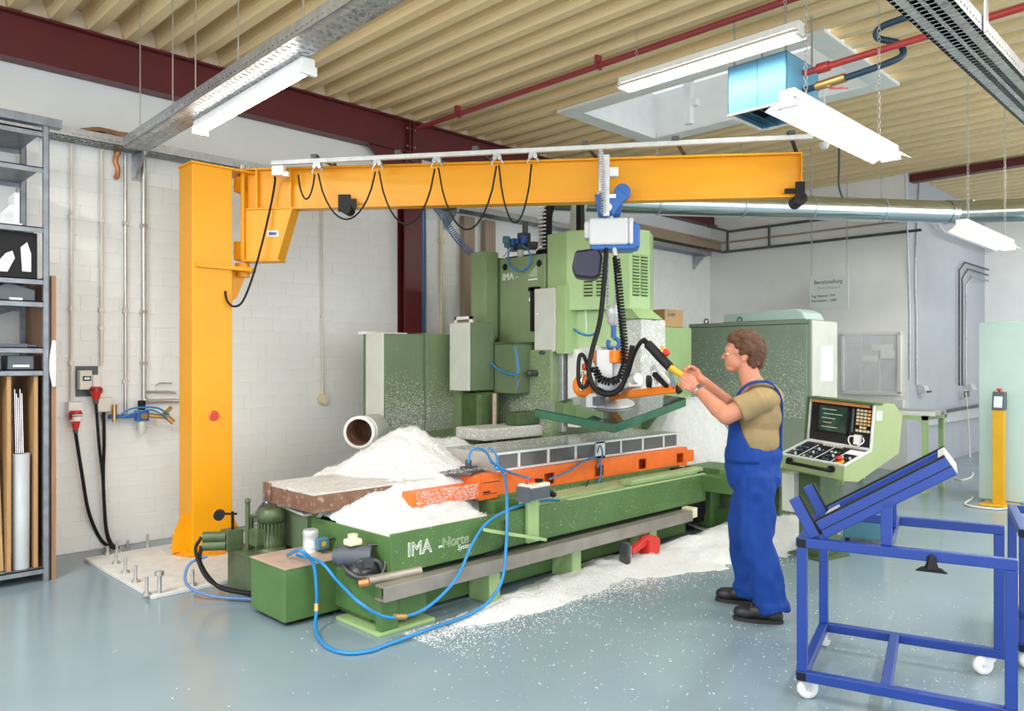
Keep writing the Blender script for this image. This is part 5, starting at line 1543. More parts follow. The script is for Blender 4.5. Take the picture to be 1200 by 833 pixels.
# ---------------- control box on a post, hoses
kb = thing('valve_control_box', (4.05, 3.62, .33), 'small black and cream control box on a green post at the tray', 'control box')
c0 = OY(626, 575, 3.66)
part('post', 'green_light', lambda b: b.box(c0.x - .055, c0.x + .055, 3.665, 3.695, .33, c0.z - .045), kb, bevel=.004)
part('case', 'slate', lambda b: b.box(c0.x - .10, c0.x + .10, 3.60, 3.72, c0.z - .05, c0.z + .03), kb, bevel=.006)
part('lid', 'beige', lambda b: b.box(c0.x - .10, c0.x + .10, 3.60, 3.72, c0.z + .03, c0.z + .055), kb, bevel=.005)
part('side_flange', 'slate', lambda b: b.box(c0.x - .14, c0.x - .10, 3.60, 3.70, c0.z - .06, c0.z + .04), kb, bevel=.004)
part('button', 'red', lambda b: (b.cyl((c0.x - .02, 3.66, c0.z + .055), (c0.x - .02, 3.66, c0.z + .085), .02), b.cyl((c0.x - .075, 3.66, c0.z + .055), (c0.x - .075, 3.66, c0.z + .075), .012)), kb)
part('button', 'post_yellow', lambda b: b.cyl((c0.x - .035, 3.63, c0.z + .055), (c0.x - .035, 3.63, c0.z + .062), .026), kb)
part('button', 'black', lambda b: (b.cyl((c0.x + .03, 3.66, c0.z + .055), (c0.x + .03, 3.66, c0.z + .08), .018), b.cyl((c0.x + .07, 3.66, c0.z + .055), (c0.x + .07, 3.66, c0.z + .075), .015)), kb)
part('shelf_bracket', 'green_light', lambda b: (b.bar((c0.x - .5, 3.60, .50), (c0.x + .02, 3.60, .36), .08, .02),), kb)


def hose(pts, r, label, m='blue_hose', fit=None):
    t = thing('air_hose', pts[0], label, 'hose')
    part('hose', m, lambda b: b.tube(cr(pts, 8), r, 8), t)
    if fit is not None:
        part('fitting', 'brass', lambda b: b.cyl(*fit, .017), t)
    return t


hose([(2.42, 4.40, .37), OY(352, 645, 4.12), OY(367, 660, 4.10), OY(371, 690, 4.08), OY(371, 715, 4.07), OZ(370, 738, .03), OZ(382, 757, .012), OZ(405, 765, .012), OZ(432, 763, .012), OZ(452, 756, .012), OZ(500, 738, .03), OY(545, 722, 3.52), OY(572, 705, 3.5), OY(588, 680, 3.5), OY(593, 640, 3.52), OY(594, 590, 3.6), OY(592, 562, 4.05), OY(586, 548, 4.1), OY(575, 541, 4.12)], .011,
     'blue air hose looping down to the floor in front of the machine', fit=(OY(371, 707, 4.08), OY(371, 716, 4.07)))
hose([(2.46, 4.36, .37), OY(375, 658, 4.08), OY(395, 680, 3.9), OY(420, 705, 3.58), OY(448, 722, 3.54), OY(475, 722, 3.54), OY(500, 712, 3.54), OY(525, 690, 3.54), OY(540, 668, 3.56), OY(552, 640, 3.62), OY(568, 615, 3.66), OY(590, 600, 3.67), OY(610, 592, 3.7), OY(640, 586, 3.74), OY(655, 586, 3.78)], .010,
     'blue air hose sagging below the white lettering', fit=(OY(462, 722.5, 3.54), OY(475, 722.5, 3.54)))
hose([OY(549, 542, 4.12), OY(551, 530, 4.12), OY(560, 525, 4.12), OY(570, 530, 4.12), OY(576, 540, 4.12), OY(590, 550, 4.1), OY(605, 556, 4.08), OY(620, 560, 3.72)], .009, 'blue air hose arching beside the workpiece corner')
hose([OY(572, 524, 4.18), OY(580, 530, 4.14), OY(583, 540, 4.13), OY(580, 548, 4.12), OY(586, 550, 4.1)], .009, 'short blue air hose bent over the workpiece corner')
hose([OY(645, 561, 3.75), OY(655, 557, 4.05), OY(670, 550, 4.11), OY(685, 540, 4.12), OY(697, 536, 4.13), OY(704, 545, 4.12), OY(703, 560, 4.1), OY(697, 575, 4.05), OY(688, 582, 3.9)], .008, 'thin blue air hose running across the orange fixture')
hose([OY(700, 530, 4.16), OY(703, 522, 4.18), OY(706, 530, 4.15), OY(704, 540, 4.13), OY(700, 548, 4.12)], .007, 'tiny blue hose loop between the two workpiece frames', 'blue_cable')
hose([OY(690, 563, 4.11), OY(684, 575, 4.0), OY(678, 583, 3.85)], .005, 'thin black wire beside the square opening', 'rubber')
part('plug', 'black', lambda b: (b.tube(cr([(c0.x + .11, 3.66, c0.z - .03), (c0.x + .18, 3.66, c0.z - .03), (c0.x + .22, 3.7, c0.z - .06)], 5), .012, 8), b.ell((c0.x + .24, 3.7, c0.z - .06), (.03, .02, .02))), kb)

# ---------------- electric cabinet with box on top
ec = thing('electric_cabinet', (8.7, 4.45, 0), 'large grey-green electric cabinet behind the worker', 'cabinet')
EX0, EX1, EY0, EY1, EZ = 8.33, 9.05, 3.69, 5.24, 2.05
part('body', 'green_enclosure', lambda b: b.box(EX0 + .02, EX1, EY0, EY1, .08, EZ), ec, bevel=.006)
part('plinth', 'green_dark', lambda b: b.box(EX0 + .05, EX1 - .02, EY0 + .02, EY1 - .02, 0, .08), ec)
edr = part('door', 'green_enclosure', lambda b: b.box(EX0, EX0 + .018, EY0 + .04, EY1 - .04, .12, EZ - .05), ec, bevel=.006)
part('door_seam', 'black', lambda b: b.box(EX0 + .016, EX0 + .021, EY0 + .03, EY1 - .03, EZ - .05, EZ - .042), ec)
part('side_panel', 'panel_grey', lambda b: b.box(EX0 + .04, EX1 - .01, EY0 - .008, EY0, .1, EZ - .01), ec, bevel=.003)
q0, q1 = OY(962, 405, EY0 - .01), OY(976, 446, EY0 - .01)
part('label_sheet', 'paper', lambda b: b.box(q0.x, q1.x, EY0 - .011, EY0 - .008, q1.z, q0.z), ec)
part('lifting_eye', 'steel_dark', lambda b: [b.tube([(EX0 + .1, y_ + .03 * math.cos(q_), EZ + .03 + .03 * math.sin(q_)) for q_ in [2 * PI * i / 12 for i in range(12)]], .008, 6, True) for y_ in (EY1 - .2, EY1 - .65)], ec)
ev = thing('cooling_unit', (8.7, 4.2, EZ), 'low rounded grey-green hood on top of the electric cabinet', 'hood')
a0, a1 = OX(848, 360, EX0 + .1).y, OX(945, 360, EX0 + .1).y
part('hood', 'panel_teal', lambda b: b.prism([(EX0 + .1, a0, EZ), (EX0 + .1, a1, EZ), (EX0 + .1, a1 + .05, EZ + .09), (EX0 + .1, a1 + .12, EZ + .13), (EX0 + .1, a0, EZ + .10)], (.5, 0, 0)), ev, bevel=.01)
part('hood_rim', 'green_enclosure', lambda b: b.box(EX0 + .08, EX0 + .62, a1, a0, EZ, EZ + .012), ev)
cbx = thing('cardboard_box', (7.6, 5.2, 1.98), 'brown cardboard box with blue print on top of the machine tower', 'box')
q0, q1 = OX(763, 351, 7.38), OX(802, 371, 7.38)
part('carton', 'cardboard', lambda b: b.box(7.38, 7.75, max(q1.y, 4.94), q0.y, 1.981, 2.17), cbx, bevel=.003)
part('flap', 'cardboard', lambda b: b.box(7.37, 7.76, max(q1.y, 4.94) - .004, q0.y + .004, 2.165, 2.175), cbx)
text('Loren', (7.43, max(q1.y, 4.94) - .002, 2.10), .08, FACE_NY, 'ink_blue', cbx, shear=.3, sx=.8)
# ================================================================== the worker
PL, PD = 1.525, 4.88                       # hips: metres right of and ahead of the camera point
FW, SW = (-.95, .312), (-.312, -.95)       # facing, and towards his left side


def W(f, s_, z):
    return C(PL + FW[0] * f + SW[0] * s_, PD + FW[1] * f + SW[1] * s_, z)


def J(px, py, s_):
    t = (px - 600) / FPX
    # PL + FW0 f + SW0 s = t (PD + FW1 f + SW1 s)
    f = (t * (PD + SW[1] * s_) - PL - SW[0] * s_) / (FW[0] - t * FW[1])
    d = PD + FW[1] * f + SW[1] * s_
    return (f, s_, CAMH - (py - HORIZON) / FPX * d)


PX = frame(C(PL, PD, 0), C(FW[0], FW[1], 0), C(SW[0], SW[1], 0), V((0, 0, 1)))
pw = thing('person', C(PL, PD, 0), 'worker in blue bib overalls and khaki shirt steering the vacuum lifter', 'person')


def toL(p):
    "world -> person frame"
    q = PX.inverted() @ V(p)
    return (q.x, q.y, q.z)


# joints
hipN, kneeN, ankN = J(886, 566, .10), J(886, 634, .15), J(903, 706, .19)
hipF, kneeF, ankF = J(882, 566, -.10), J(872, 628, -.13), J(879, 692, -.16)
shN, shF = J(892, 468, .175), J(890, 462, -.175)
elN, elF = J(851, 487, .22), J(858, 478, -.20)
HA, HB = toL(H1), toL(H2)                  # handle of the lifter
ax_ = (V(HB) - V(HA)).normalized()
g1 = V(HA).lerp(V(HB), .22)               # where the near hand holds
g2 = V(HA).lerp(V(HB), .62)
wrN = J(819, 457, .03)
wrF = J(824, 447, -.085)
hf = J(872, 412, 0)[0]                     # head reference

body = MB(PX)
# hidden core keeps it one surface
for a_, c_, ra, rb in ((hipN, kneeN, .075, .055), (kneeN, ankN, .052, .040), (hipF, kneeF, .075, .055), (kneeF, ankF, .052, .040)):
    body.caps(a_, c_, ra, rb)
for ank in (ankN, ankF):
    body.caps(ank, (ank[0] + .12, ank[1], .05), .038, .03)
body.ell((-.01, 0, .92), (.11, .14, .14))
body.ell((.0, 0, 1.10), (.11, .14, .17))
body.ell((-.02, 0, 1.28), (.10, .15, .16))
for sh in (shN, shF):
    body.ell(sh, .058)
# arms
for sh, el, wr, k_ in ((shN, elN, wrN, 1), (shF, elF, wrF, -1)):
    body.caps(sh, el, .060, .056)
    mid = V(el).lerp(V(wr), .30) + V((0, 0, -.004))
    body.caps(el, mid, .054, .055)
    body.caps(mid, wr, .053, .035)
# neck and head
body.caps((hf - .015, 0, 1.56), (hf - .055, 0, 1.40), .060, .068)
body.ell((hf - .07, 0, 1.37), (.08, .10, .03))
hc = 1.655
body.ell((hf - .002, 0, hc), (.108, .076, .108))
body.ell((hf + .052, 0, 1.60), (.066, .060, .085))
body.ell((hf + .030, 0, 1.575), (.075, .061, .055))
body.ell((hf + .072, 0, 1.540), (.040, .036, .030))
body.ell((hf + .094, 0, 1.655), (.022, .050, .030))
body.ell((hf + .098, .022, 1.642), (.016, .024, .009))
body.ell((hf + .098, -.022, 1.642), (.016, .024, .009))
body.caps((hf + .108, 0, 1.632), (hf + .128, 0, 1.604), .009, .0125)
body.ell((hf + .118, .010, 1.602), (.011, .009, .009))
body.ell((hf + .118, -.010, 1.602), (.011, .009, .009))
body.ell((hf + .104, 0, 1.5745), (.014, .024, .007))
body.ell((hf + .102, 0, 1.5595), (.014, .021, .008))
body.ell((hf + .080, .034, 1.598), (.022, .018, .020))
body.ell((hf + .080, -.034, 1.598), (.022, .018, .020))
for sg in (1, -1):
    body.ell((hf - .002, sg * .074, 1.608), (.021, .010, .033))
    body.ell((hf + .004, sg * .078, 1.588), (.011, .008, .012))


def hold(wrist, tip, sd):
    "hand laid along the handle: palm, four bent fingers of unequal length closing round it, thumb over the top"
    w0, hd_ = V(wrist), (V(tip) - V(wrist)).normalized()
    n_ = V((0, sd, 0))
    n_ = (n_ - hd_ * n_.dot(hd_)).normalized()
    u_ = hd_.cross(n_)
    if u_.z < 0:
        u_ = -u_
    body.caps(w0, w0 + hd_ * .03, .034, .030)
    lens = (.098, .104, .098, .086)
    for k in range(4):
        off = .033 - .0215 * k
        kn = w0 + hd_ * lens[k] + u_ * off + n_ * .006
        body.caps(w0 + hd_ * .015 + u_ * off * .55, kn, .0185, .0145, 12)
        fl_ = (.036, .040, .037, .030)[k]
        p1 = kn + hd_ * fl_ * .85 + u_ * .004 - n_ * .008
        p2 = p1 + hd_ * fl_ * .20 - n_ * fl_ * .80
        p3 = p2 - hd_ * fl_ * .45 - n_ * fl_ * .40
        body.caps(kn, p1, .0128, .0112, 10)
        body.caps(p1, p2, .0112, .0100, 10)
        body.caps(p2, p3, .0100, .0088, 10)
    t0 = w0 + hd_ * .030 + u_ * .018
    t1 = w0 + hd_ * .066 + u_ * .047 - n_ * .004
    t2 = t1 + hd_ * .034 + u_ * .006 - n_ * .014
    t3 = t2 + hd_ * .024 - u_ * .004 - n_ * .014
    body.caps(t0, t1, .0190, .0150, 10)
    body.caps(t1, t2, .0140, .0120, 10)
    body.caps(t2, t3, .0120, .0095, 10)


hold(wrN, J(790, 440, .01), 1)
hold(wrF, J(792, 430, -.08), -1)
solid_mesh(body, 'body', 'skin', pw, .0048, 4)

# shirt
sh_ = MB(PX)
sh_.ell((-.012, 0, 1.10), (.156, .180, .19))
sh_.ell((-.028, 0, 1.25), (.152, .192, .18))
sh_.ell((-.062, 0, 1.345), (.118, .178, .10))
sh_.ell((-.065, 0, 1.395), (.085, .11, .055))
sh_.caps((hf - .070, 0, 1.40), (hf - .060, 0, 1.425), .080, .076)
for sg, sh, el in ((1, shN, elN), (-1, shF, elF)):
    sh_.ell((sh[0] - .005, sh[1] * .92, sh[2] - .005), .082)
    e_ = V(sh).lerp(V(el), .66)
    sh_.cyl(sh, e_, .078, .083, 18)


def folds(amp, fr, seed):
    def f(p, n):
        v_ = mnoise.noise(V((p.x * fr, p.y * fr, p.z * fr * .55 + seed))) + .5 * mnoise.noise(V((p.x * fr * 2.1, p.y * fr * 2.1, p.z * fr * 1.3 + seed)))
        return p + n * (amp * v_)
    return f


solid_mesh(sh_, 'shirt', 'khaki', pw, .008, 5, warp=folds(.009, 9, 3.1))
# overalls
ov = MB(PX)
ov.ell((.0, 0, .90), (.168, .190, .17))
ov.ell((.0, 0, .985), (.170, .192, .155))
ov.ell((-.04, 0, .86), (.135, .175, .12))
for hp, kn, an, sg in ((hipN, kneeN, ankN, 1), (hipF, kneeF, ankF, -1)):
    ov.caps(hp, kn, .122, .103)
    m_ = V(kn).lerp(V(an), .55) + V((-.012, 0, 0))
    ov.caps(kn, m_, .103, .098)
    ov.cyl(m_, (an[0] - .012, an[1], .065), .098, .098, 18)
    ov.ell((an[0] - .0, an[1], .115), (.108, .10, .05))
solid_mesh(ov, 'overalls', 'overalls', pw, .009, 5, warp=folds(.021, 9.5, 7.7))
# bib and straps follow the belly
bib = MB(PX)
prev = None
grid = []
NZ, NA = 14, 22
for i in range(NZ + 1):
    z_ = .955 + .285 * i / NZ
    row = []
    half = 1.95 - 1.20 * (i / NZ) ** .8
    for j in range(NA + 1):
        a_ = -half + 2 * half * j / NA
        r1 = .172 - .022 * (i / NZ)
        row.append((.002 + math.cos(a_) * r1 - .010 * i / NZ, math.sin(a_) * (.196 - .012 * i / NZ), z_))
    grid.append(row)
vs_, fs_ = [], []
for off in (0, -.010):
    for row in grid:
        for x_, y_, z_ in row:
            k_ = 1 + off / .17
            vs_.append((x_ * k_, y_ * k_, z_))
nv = (NZ + 1) * (NA + 1)
for i in range(NZ):
    for j in range(NA):
        q_ = (i * (NA + 1) + j, i * (NA + 1) + j + 1, (i + 1) * (NA + 1) + j + 1, (i + 1) * (NA + 1) + j)
        fs_.append(q_)
        fs_.append(tuple(nv + x_ for x_ in reversed(q_)))
rim = [j for j in range(NA + 1)] + [i * (NA + 1) + NA for i in range(1, NZ + 1)] + [NZ * (NA + 1) + j for j in range(NA - 1, -1, -1)] + [i * (NA + 1) for i in range(NZ - 1, 0, -1)]
for a_, b_ in zip(rim, rim[1:] + rim[:1]):
    fs_.append((a_, b_, nv + b_, nv + a_))
bib.add(vs_, fs_, True)
bib.build('bib', 'overalls', pw)
for sg in (1, -1):
    st_ = MB(PX)
    path = cr([(.150, sg * .085, 1.21), (.125, sg * .105, 1.30), (.075, sg * .118, 1.395), (.005, sg * .112, 1.447), (-.085, sg * .10, 1.450), (-.138, sg * .085, 1.410), (-.168, sg * .07, 1.34), (-.172, sg * .05, 1.25), (-.166, sg * .03, 1.14), (-.166, sg * .02, 1.00)], 6)
    for i in range(len(path) - 1):
        a_, b_ = path[i], path[i + 1]
        out = V((a_.x + .03, a_.y * .3, a_.z - 1.22)).normalized()
        st_.bar(a_, b_ + (b_ - a_) * .08, .042, .010, up=out)
    st_.build('strap', 'overalls', pw)
# shoes
for an, px0 in ((ankN, .0), (ankF, .0)):
    sx_ = MB(PX)
    sx_.ell((an[0] + .0, an[1], .085), (.055, .046, .055))
    sx_.ell((an[0] + .05, an[1], .062), (.10, .050, .048))
    sx_.ell((an[0] + .145, an[1], .05), (.075, .052, .042))
    sx_.ell((an[0] - .015, an[1], .045), (.06, .044, .04))
    so_ = solid_mesh(sx_, 'shoe', 'shoe', pw, .006, 4)
    sl = MB(PX)
    prof_ = []
    for i in range(24):
        q_ = 2 * PI * i / 24
        c_, s_ = math.cos(q_), math.sin(q_)
        prof_.append((an[0] + .073 + .148 * c_, an[1] + (.052 if c_ > 0 else .044) * s_, .001))
    sl.prism(prof_, (0, 0, .022))
    sl.build('sole', 'sole', so_)
    la = MB(PX)
    for k in range(3):
        la.bar((an[0] + .06 + .025 * k, an[1] - .025, .112 - .007 * k), (an[0] + .06 + .025 * k, an[1] + .025, .112 - .007 * k), .006, .006)
    la.build('laces', 'slate', so_)
# hair: a mass of curls over the skull
hr = MB(PX)
rnd = random.Random(5)
for k in range(900):
    th, ph = math.acos(1 - 2 * rnd.random()), 2 * PI * rnd.random()
    x_, y_, z_ = math.sin(th) * math.cos(ph), math.sin(th) * math.sin(ph), math.cos(th)
    p_ = (x_ * .113, y_ * .081, hc + z_ * .112)
    if p_[2] > 1.715:
        ok = p_[0] < .088
    elif p_[2] > 1.665:
        ok = p_[0] < .052
    elif p_[2] > 1.632:
        ok = p_[0] < .026
    else:
        ok = p_[0] < -.026
    if not ok or p_[2] < 1.57:
        continue
    r_ = .012 + .012 * rnd.random()
    hr.ell((hf + p_[0] - (.008 if p_[2] < 1.7 else 0), p_[1], p_[2]), (r_, r_, r_ * 1.1), 8, 6)
for k in range(60):       # fuller nape
    y_ = rnd.uniform(-.06, .06)
    z_ = rnd.uniform(1.545, 1.63)
    hr.ell((hf - .098 + abs(y_) * .5 + rnd.uniform(-.012, .012), y_, z_), .018, 8, 6)
hr.ell((hf - .016, 0, hc + .006), (.102, .077, .106))
solid_mesh(hr, 'hair', 'hair', pw, .0055, 1)
# glasses and eyes
gl = MB(PX)
for sg in (1, -1):
    gl.tube([(hf + .120 + .003 * abs(math.cos(q_)), sg * (.032 + .022 * math.cos(q_)), 1.624 + .016 * math.sin(q_)) for q_ in [2 * PI * i / 18 for i in range(18)]], .0016, 6, True)
    gl.tube(cr([(hf + .120, sg * .054, 1.628), (hf + .07, sg * .070, 1.630), (hf + .0, sg * .082, 1.630), (hf - .02, sg * .083, 1.618)], 5), .0018, 6)
gl.tube([(hf + .121, -.010, 1.626), (hf + .127, 0, 1.630), (hf + .121, .010, 1.626)], .0016, 6)
go = gl.build('glasses', 'gold', pw)
for sg in (1, -1):
    le = MB(PX)
    le.cyl((hf + .1195, sg * .032, 1.624), (hf + .1205, sg * .032, 1.624), .018, n=18)
    le.build('lens', 'lens', go)
    ey = MB(PX)
    ey.ell((hf + .094, sg * .031, 1.627), (.0125, .0125, .0105))
    eo = ey.build('eye', 'white_plastic', pw)
    ir = MB(PX)
    ir.ell((hf + .1045, sg * .031, 1.627), (.003, .0055, .0055), 12, 8)
    ir.build('iris', 'rust', eo)
# wrist watch
wt = MB(PX)
a_ = (V(wrN) - V(elN)).normalized()
wc = V(wrN) - a_ * .015
s1 = a_.orthogonal().normalized()
s2 = a_.cross(s1)
wt.tube([wc + s1 * .0365 * math.cos(q_) + s2 * .0365 * math.sin(q_) for q_ in [2 * PI * i / 20 for i in range(20)]], .0075, 8, True)
wo = wt.build('watch_strap', 'chrome', pw)
wf = MB(PX)
nrm = V((-.1, .85, .5))
nrm = (nrm - a_ * nrm.dot(a_)).normalized()
wf.cyl(wc + nrm * .034, wc + nrm * .046, .019, n=20)
wf.build('watch_case', 'chrome', wo)
wf = MB(PX)
wf.cyl(wc + nrm * .046, wc + nrm * .047, .015, n=20)
wf.build('watch_dial', 'slate', wo)
# ================================================================== console
yaw, roll = -1.0, -.06
ca = C(math.cos(yaw), math.sin(yaw), 0)
cb_ = C(-math.sin(yaw), math.cos(yaw), 0)
up_ = V((0, 0, 1))
a2 = ca * math.cos(roll) + up_ * math.sin(roll)
u2 = -ca * math.sin(roll) + up_ * math.cos(roll)
KO = C(2.30, 5.94, .823)
KX = frame(KO, a2, cb_, u2)
hw, dep, h1, h2, o2, o3, h3, hfz = .285, .335, .095, .445, .33, .72, .35, .113
co = thing('control_console', V((KO.x, KO.y, 0)) + cb_ * .3, 'green machine control console with monitor and keypad', 'console')
prof_ = [(0, 0), (dep, h1), (o2 + .02, h2), (o3 - .12, h2 + .0), (o3, h3), (o3 - .02, .05), (.18, -hfz - .02), (0, -hfz)]
for sx_ in (-hw, hw - .012):
    b = MB(KX)
    b.prism([(sx_, y_, z_) for y_, z_ in prof_], (.012, 0, 0))
    b.build('side_panel', 'green_console', co, bevel=.003)
b = MB(KX)
b.prism([(-hw + .012, 0, 0), (-hw + .012, .008, 0), (-hw + .012, .008, -hfz), (-hw + .012, 0, -hfz)], (2 * hw - .024, 0, 0))
b.prism([(-hw + .012, .17, -hfz - .02), (-hw + .012, .0, -hfz), (-hw + .012, .0, -hfz + .008), (-hw + .012, .17, -hfz - .01)], (2 * hw - .024, 0, 0))
b.prism([(-hw + .012, y_, z_) for y_, z_ in ((o2 + .02, h2), (o3 - .12, h2), (o3, h3), (o3 - .02, .05), (o3 - .04, .05), (o3 - .02, h3 - .01), (o3 - .13, h2 - .015), (o2 + .02, h2 - .015))], (2 * hw - .024, 0, 0))
b.build('shell', 'green_console', co)
# screen hood and lid inside
b = MB(KX)
b.prism([(-hw - .01, o2 - .015, h2 + .012), (hw + .01, o2 - .015, h2 + .012), (hw + .01, o2 + .10, h2 + .012), (-hw - .01, o2 + .10, h2 + .012)], (0, 0, -.014))
b.prism([(-hw - .012, dep - .03, h1 + .005), (-hw - .012, dep + .05, h1 + .005), (-hw - .012, o2 + .1, h2 + .01), (-hw - .012, o2 - .015, h2 + .01)], (.014, 0, 0))
b.build('hood', 'green_dark', co)
# keyboard deck, coordinates on the sloping plane
dv = (V((0, dep, h1))).normalized()
dn = V((0, -dv.z, dv.y))
dl = V((0, dep, h1)).length
DX = KX @ frame((-hw, 0, 0), (1, 0, 0), dv, dn)
W2 = 2 * hw
b = MB(DX); b.box(.012, W2 - .012, 0, dl, -.02, -.004); b.build('deck', 'black', co)
b = MB(DX)
for q_ in ((0, W2, -.004, .014, -.004, .010), (0, W2, dl - .014, dl, -.004, .008), (0, .014, 0, dl, -.004, .010), (W2 - .014, W2, 0, dl, -.004, .010)):
    b.box(*q_)
for k in range(1, 4):
    b.box(W2 * k / 4 - .002, W2 * k / 4 + .002, .014, dl - .05, -.004, .001)
b.build('deck_trim', 'alu', co)
rnd = random.Random(11)
for k in range(4):
    for i in range(3):
        for j in range(3):
            x_ = W2 * (k + .5) / 4 + (i - 1) * .032
            y_ = .055 + j * .075
            if k == 3 and (i >= 1 and j == 0 or j == 2):
                continue
            b = MB(DX)
            if rnd.random() < .45:
                b.cyl((x_, y_, -.003), (x_, y_, .016), .009, n=10)
                b.build('switch_knob', rnd.choice(('grey_box', 'black', 'slate')), co)
            else:
                b.box(x_ - .008, x_ + .008, y_ - .008, y_ + .008, -.003, .006)
                b.build('push_key', rnd.choice(('slate', 'slate', 'grey_box', 'key_cream', 'teal_box')), co)
b = MB(DX); b.box(W2 * .30, W2 * .62, dl - .045, dl - .036, -.003, .0); b.build('legend_strip', 'key_cream', co)
b = MB(DX)
for k in range(6):
    b.box(W2 * .30 + k * .03, W2 * .30 + k * .03 + .018, dl - .032, dl - .018, -.003, .002)
b.build('legend_keys', 'grey_box', co)
b = MB(DX); b.box(W2 * .74, W2 * .95, dl - .125, dl - .045, -.003, .0); b.build('label_card', 'paper', co)
b = MB(DX); b.lathe((W2 * .86, .06, -.003), (0, 0, 1), [(0, .034), (.008, .034), (.01, .02)], 18); es = b.build('emergency_stop', 'post_yellow', co)
b = MB(DX); b.lathe((W2 * .86, .06, .006), (0, 0, 1), [(0, .014), (.018, .014), (.02, .024), (.034, .024), (.038, 0)], 18); b.build('mushroom_button', 'red', es)
# monitor plane
mv = V((0, o2 + .02 - dep, h2 - h1))
ml = mv.length
mv.normalize()
mn = V((0, -mv.z, mv.y))
SX = KX @ frame((-hw, dep, h1), (1, 0, 0), mv, mn)
b = MB(SX); b.box(.012, W2 - .012, 0, ml, -.02, -.002); b.build('monitor_panel', 'black_gloss', co)
b = MB(SX)
for q_ in ((0, W2, 0, .016, -.002, .012), (0, .014, 0, ml, -.002, .012), (W2 - .014, W2, 0, ml, -.002, .012)):
    b.box(*q_)
b.build('monitor_trim', 'alu', co)
b = MB(SX); b.box(.03, W2 - .03, ml - .03, ml - .008, -.002, .03); b.build('lamp_bar', 'copper', co)
b = MB(SX); b.box(.09, .345, .10, .30, -.002, .002); sc_ = b.build('screen', 'screen', co)
b = MB(SX)
for q_ in ((.075, .36, .085, .10, -.002, .008), (.075, .36, .30, .315, -.002, .008), (.075, .09, .085, .315, -.002, .008), (.345, .36, .085, .315, -.002, .008)):
    b.box(*q_)
b.build('bezel', 'black', sc_)
b = MB(SX)
for k in range(5):
    b.box(.12 + .012 * (k % 2), .12 + rnd.uniform(.08, .18), .27 - .035 * k, .276 - .035 * k, .002, .0025)
b.build('screen_lines', 'lettering_faint', sc_)
for r_ in range(7):
    for c_ in range(4):
        x_, y_ = .425 + c_ * .031, .285 - r_ * .026
        if r_ == 5 and c_ in (0, 3):
            continue
        b = MB(SX); b.box(x_, x_ + .022, y_, y_ + .018, -.002, .007); b.build('key', ('key_amber' if (c_ == 3 and r_ < 4) or r_ == 4 else 'key_cream'), co)
b = MB(SX); b.box(.385, .40, .12, .30, -.002, .003); b.build('soft_keys', 'slate', co)
b = MB(SX); b.box(.43, .48, .03, .105, 0, .03); b.build('hand_wheel_box', 'white_plastic', co)
b = MB(SX); b.tube(cr([(.43, .09, .02), (.39, .085, .02), (.385, .05, .025), (.42, .015, .03), (.47, .02, .03), (.51, .06, .02), (.50, .09, .02)], 6), .005, 6); b.build('coiled_lead', 'white_plastic', co)
b = MB(KX); b.tube([(-hw + .10, 0, -.035), (-hw + .10, -.045, -.045), (hw - .10, -.045, -.045), (hw - .10, 0, -.035)], .014, 10); b.build('handle', 'black', co)
b = MB(KX)
for x_ in (-hw + .10, hw - .10):
    b.cyl((x_, 0, -.037), (x_, -.025, -.037), .026)
b.build('handle_mount', 'black', co)
b = MB(KX); b.box(hw, hw + .002, o2 + .04, o2 + .11, h2 - .12, h2 - .05); b.build('sticker', 'paper', co)
# pedestal down to the floor
KB = V((KO.x, KO.y, 0)) + cb_ * .35
ct = frame(KB, ca, cb_, up_)
b = MB(ct); b.box(-.30, -.10, -.10, .14, .02, .80); b.build('pedestal', 'green_dark', co, bevel=.006)
b = MB(ct); b.box(-.36, -.04, -.16, .2, 0, .02); b.build('foot', 'green_dark', co)
b = MB(ct); b.box(-.42, -.302, -.16, .16, .35, .66); b.build('junction_box', 'panel_grey', co, bevel=.006)
q = OZ(945, 600, .34)
# teal chip box on castors behind the cart
tq = OZ(1012, 636, .03)
tX = frame((tq.x, tq.y, 0), C(.90, -.43, 0), C(.43, .90, 0), (0, 0, 1))
tc_ = thing('tool_trolley', (tq.x, tq.y, 0), 'low teal box trolley on small black castors below the console', 'trolley')
b = MB(tX); b.box(-.16, .16, 0, .40, .06, .34); b.build('box', 'teal_box', tc_, bevel=.008)
b = MB(tX); b.box(-.165, .165, -.005, .405, .34, .36); b.build('lid', 'teal_box', tc_, bevel=.004)
for x_ in (-.13, .20):
    for y_ in (.05, .34):
        b = MB(tX)
        b.cyl((x_ - .018, y_, .05), (x_ + .018, y_, .05), .05, n=18)
        wh = b.build('castor_wheel', 'rubber', tc_)
        b = MB(tX); b.cyl((x_ - .02, y_, .05), (x_ + .02, y_, .05), .024); b.box(x_ - .026, x_ + .026, y_ - .015, y_ + .015, .05, .115); b.build('fork', 'galv_light', wh)
b = MB(tX); b.prism([(.17, .06, .10), (.20, .06, .10), (.22, .06, .42), (.17, .06, .42)], (0, .03, 0)); b.box(.16, .23, .02, .10, .09, .12); b.build('bracket', 'galv_light', tc_)


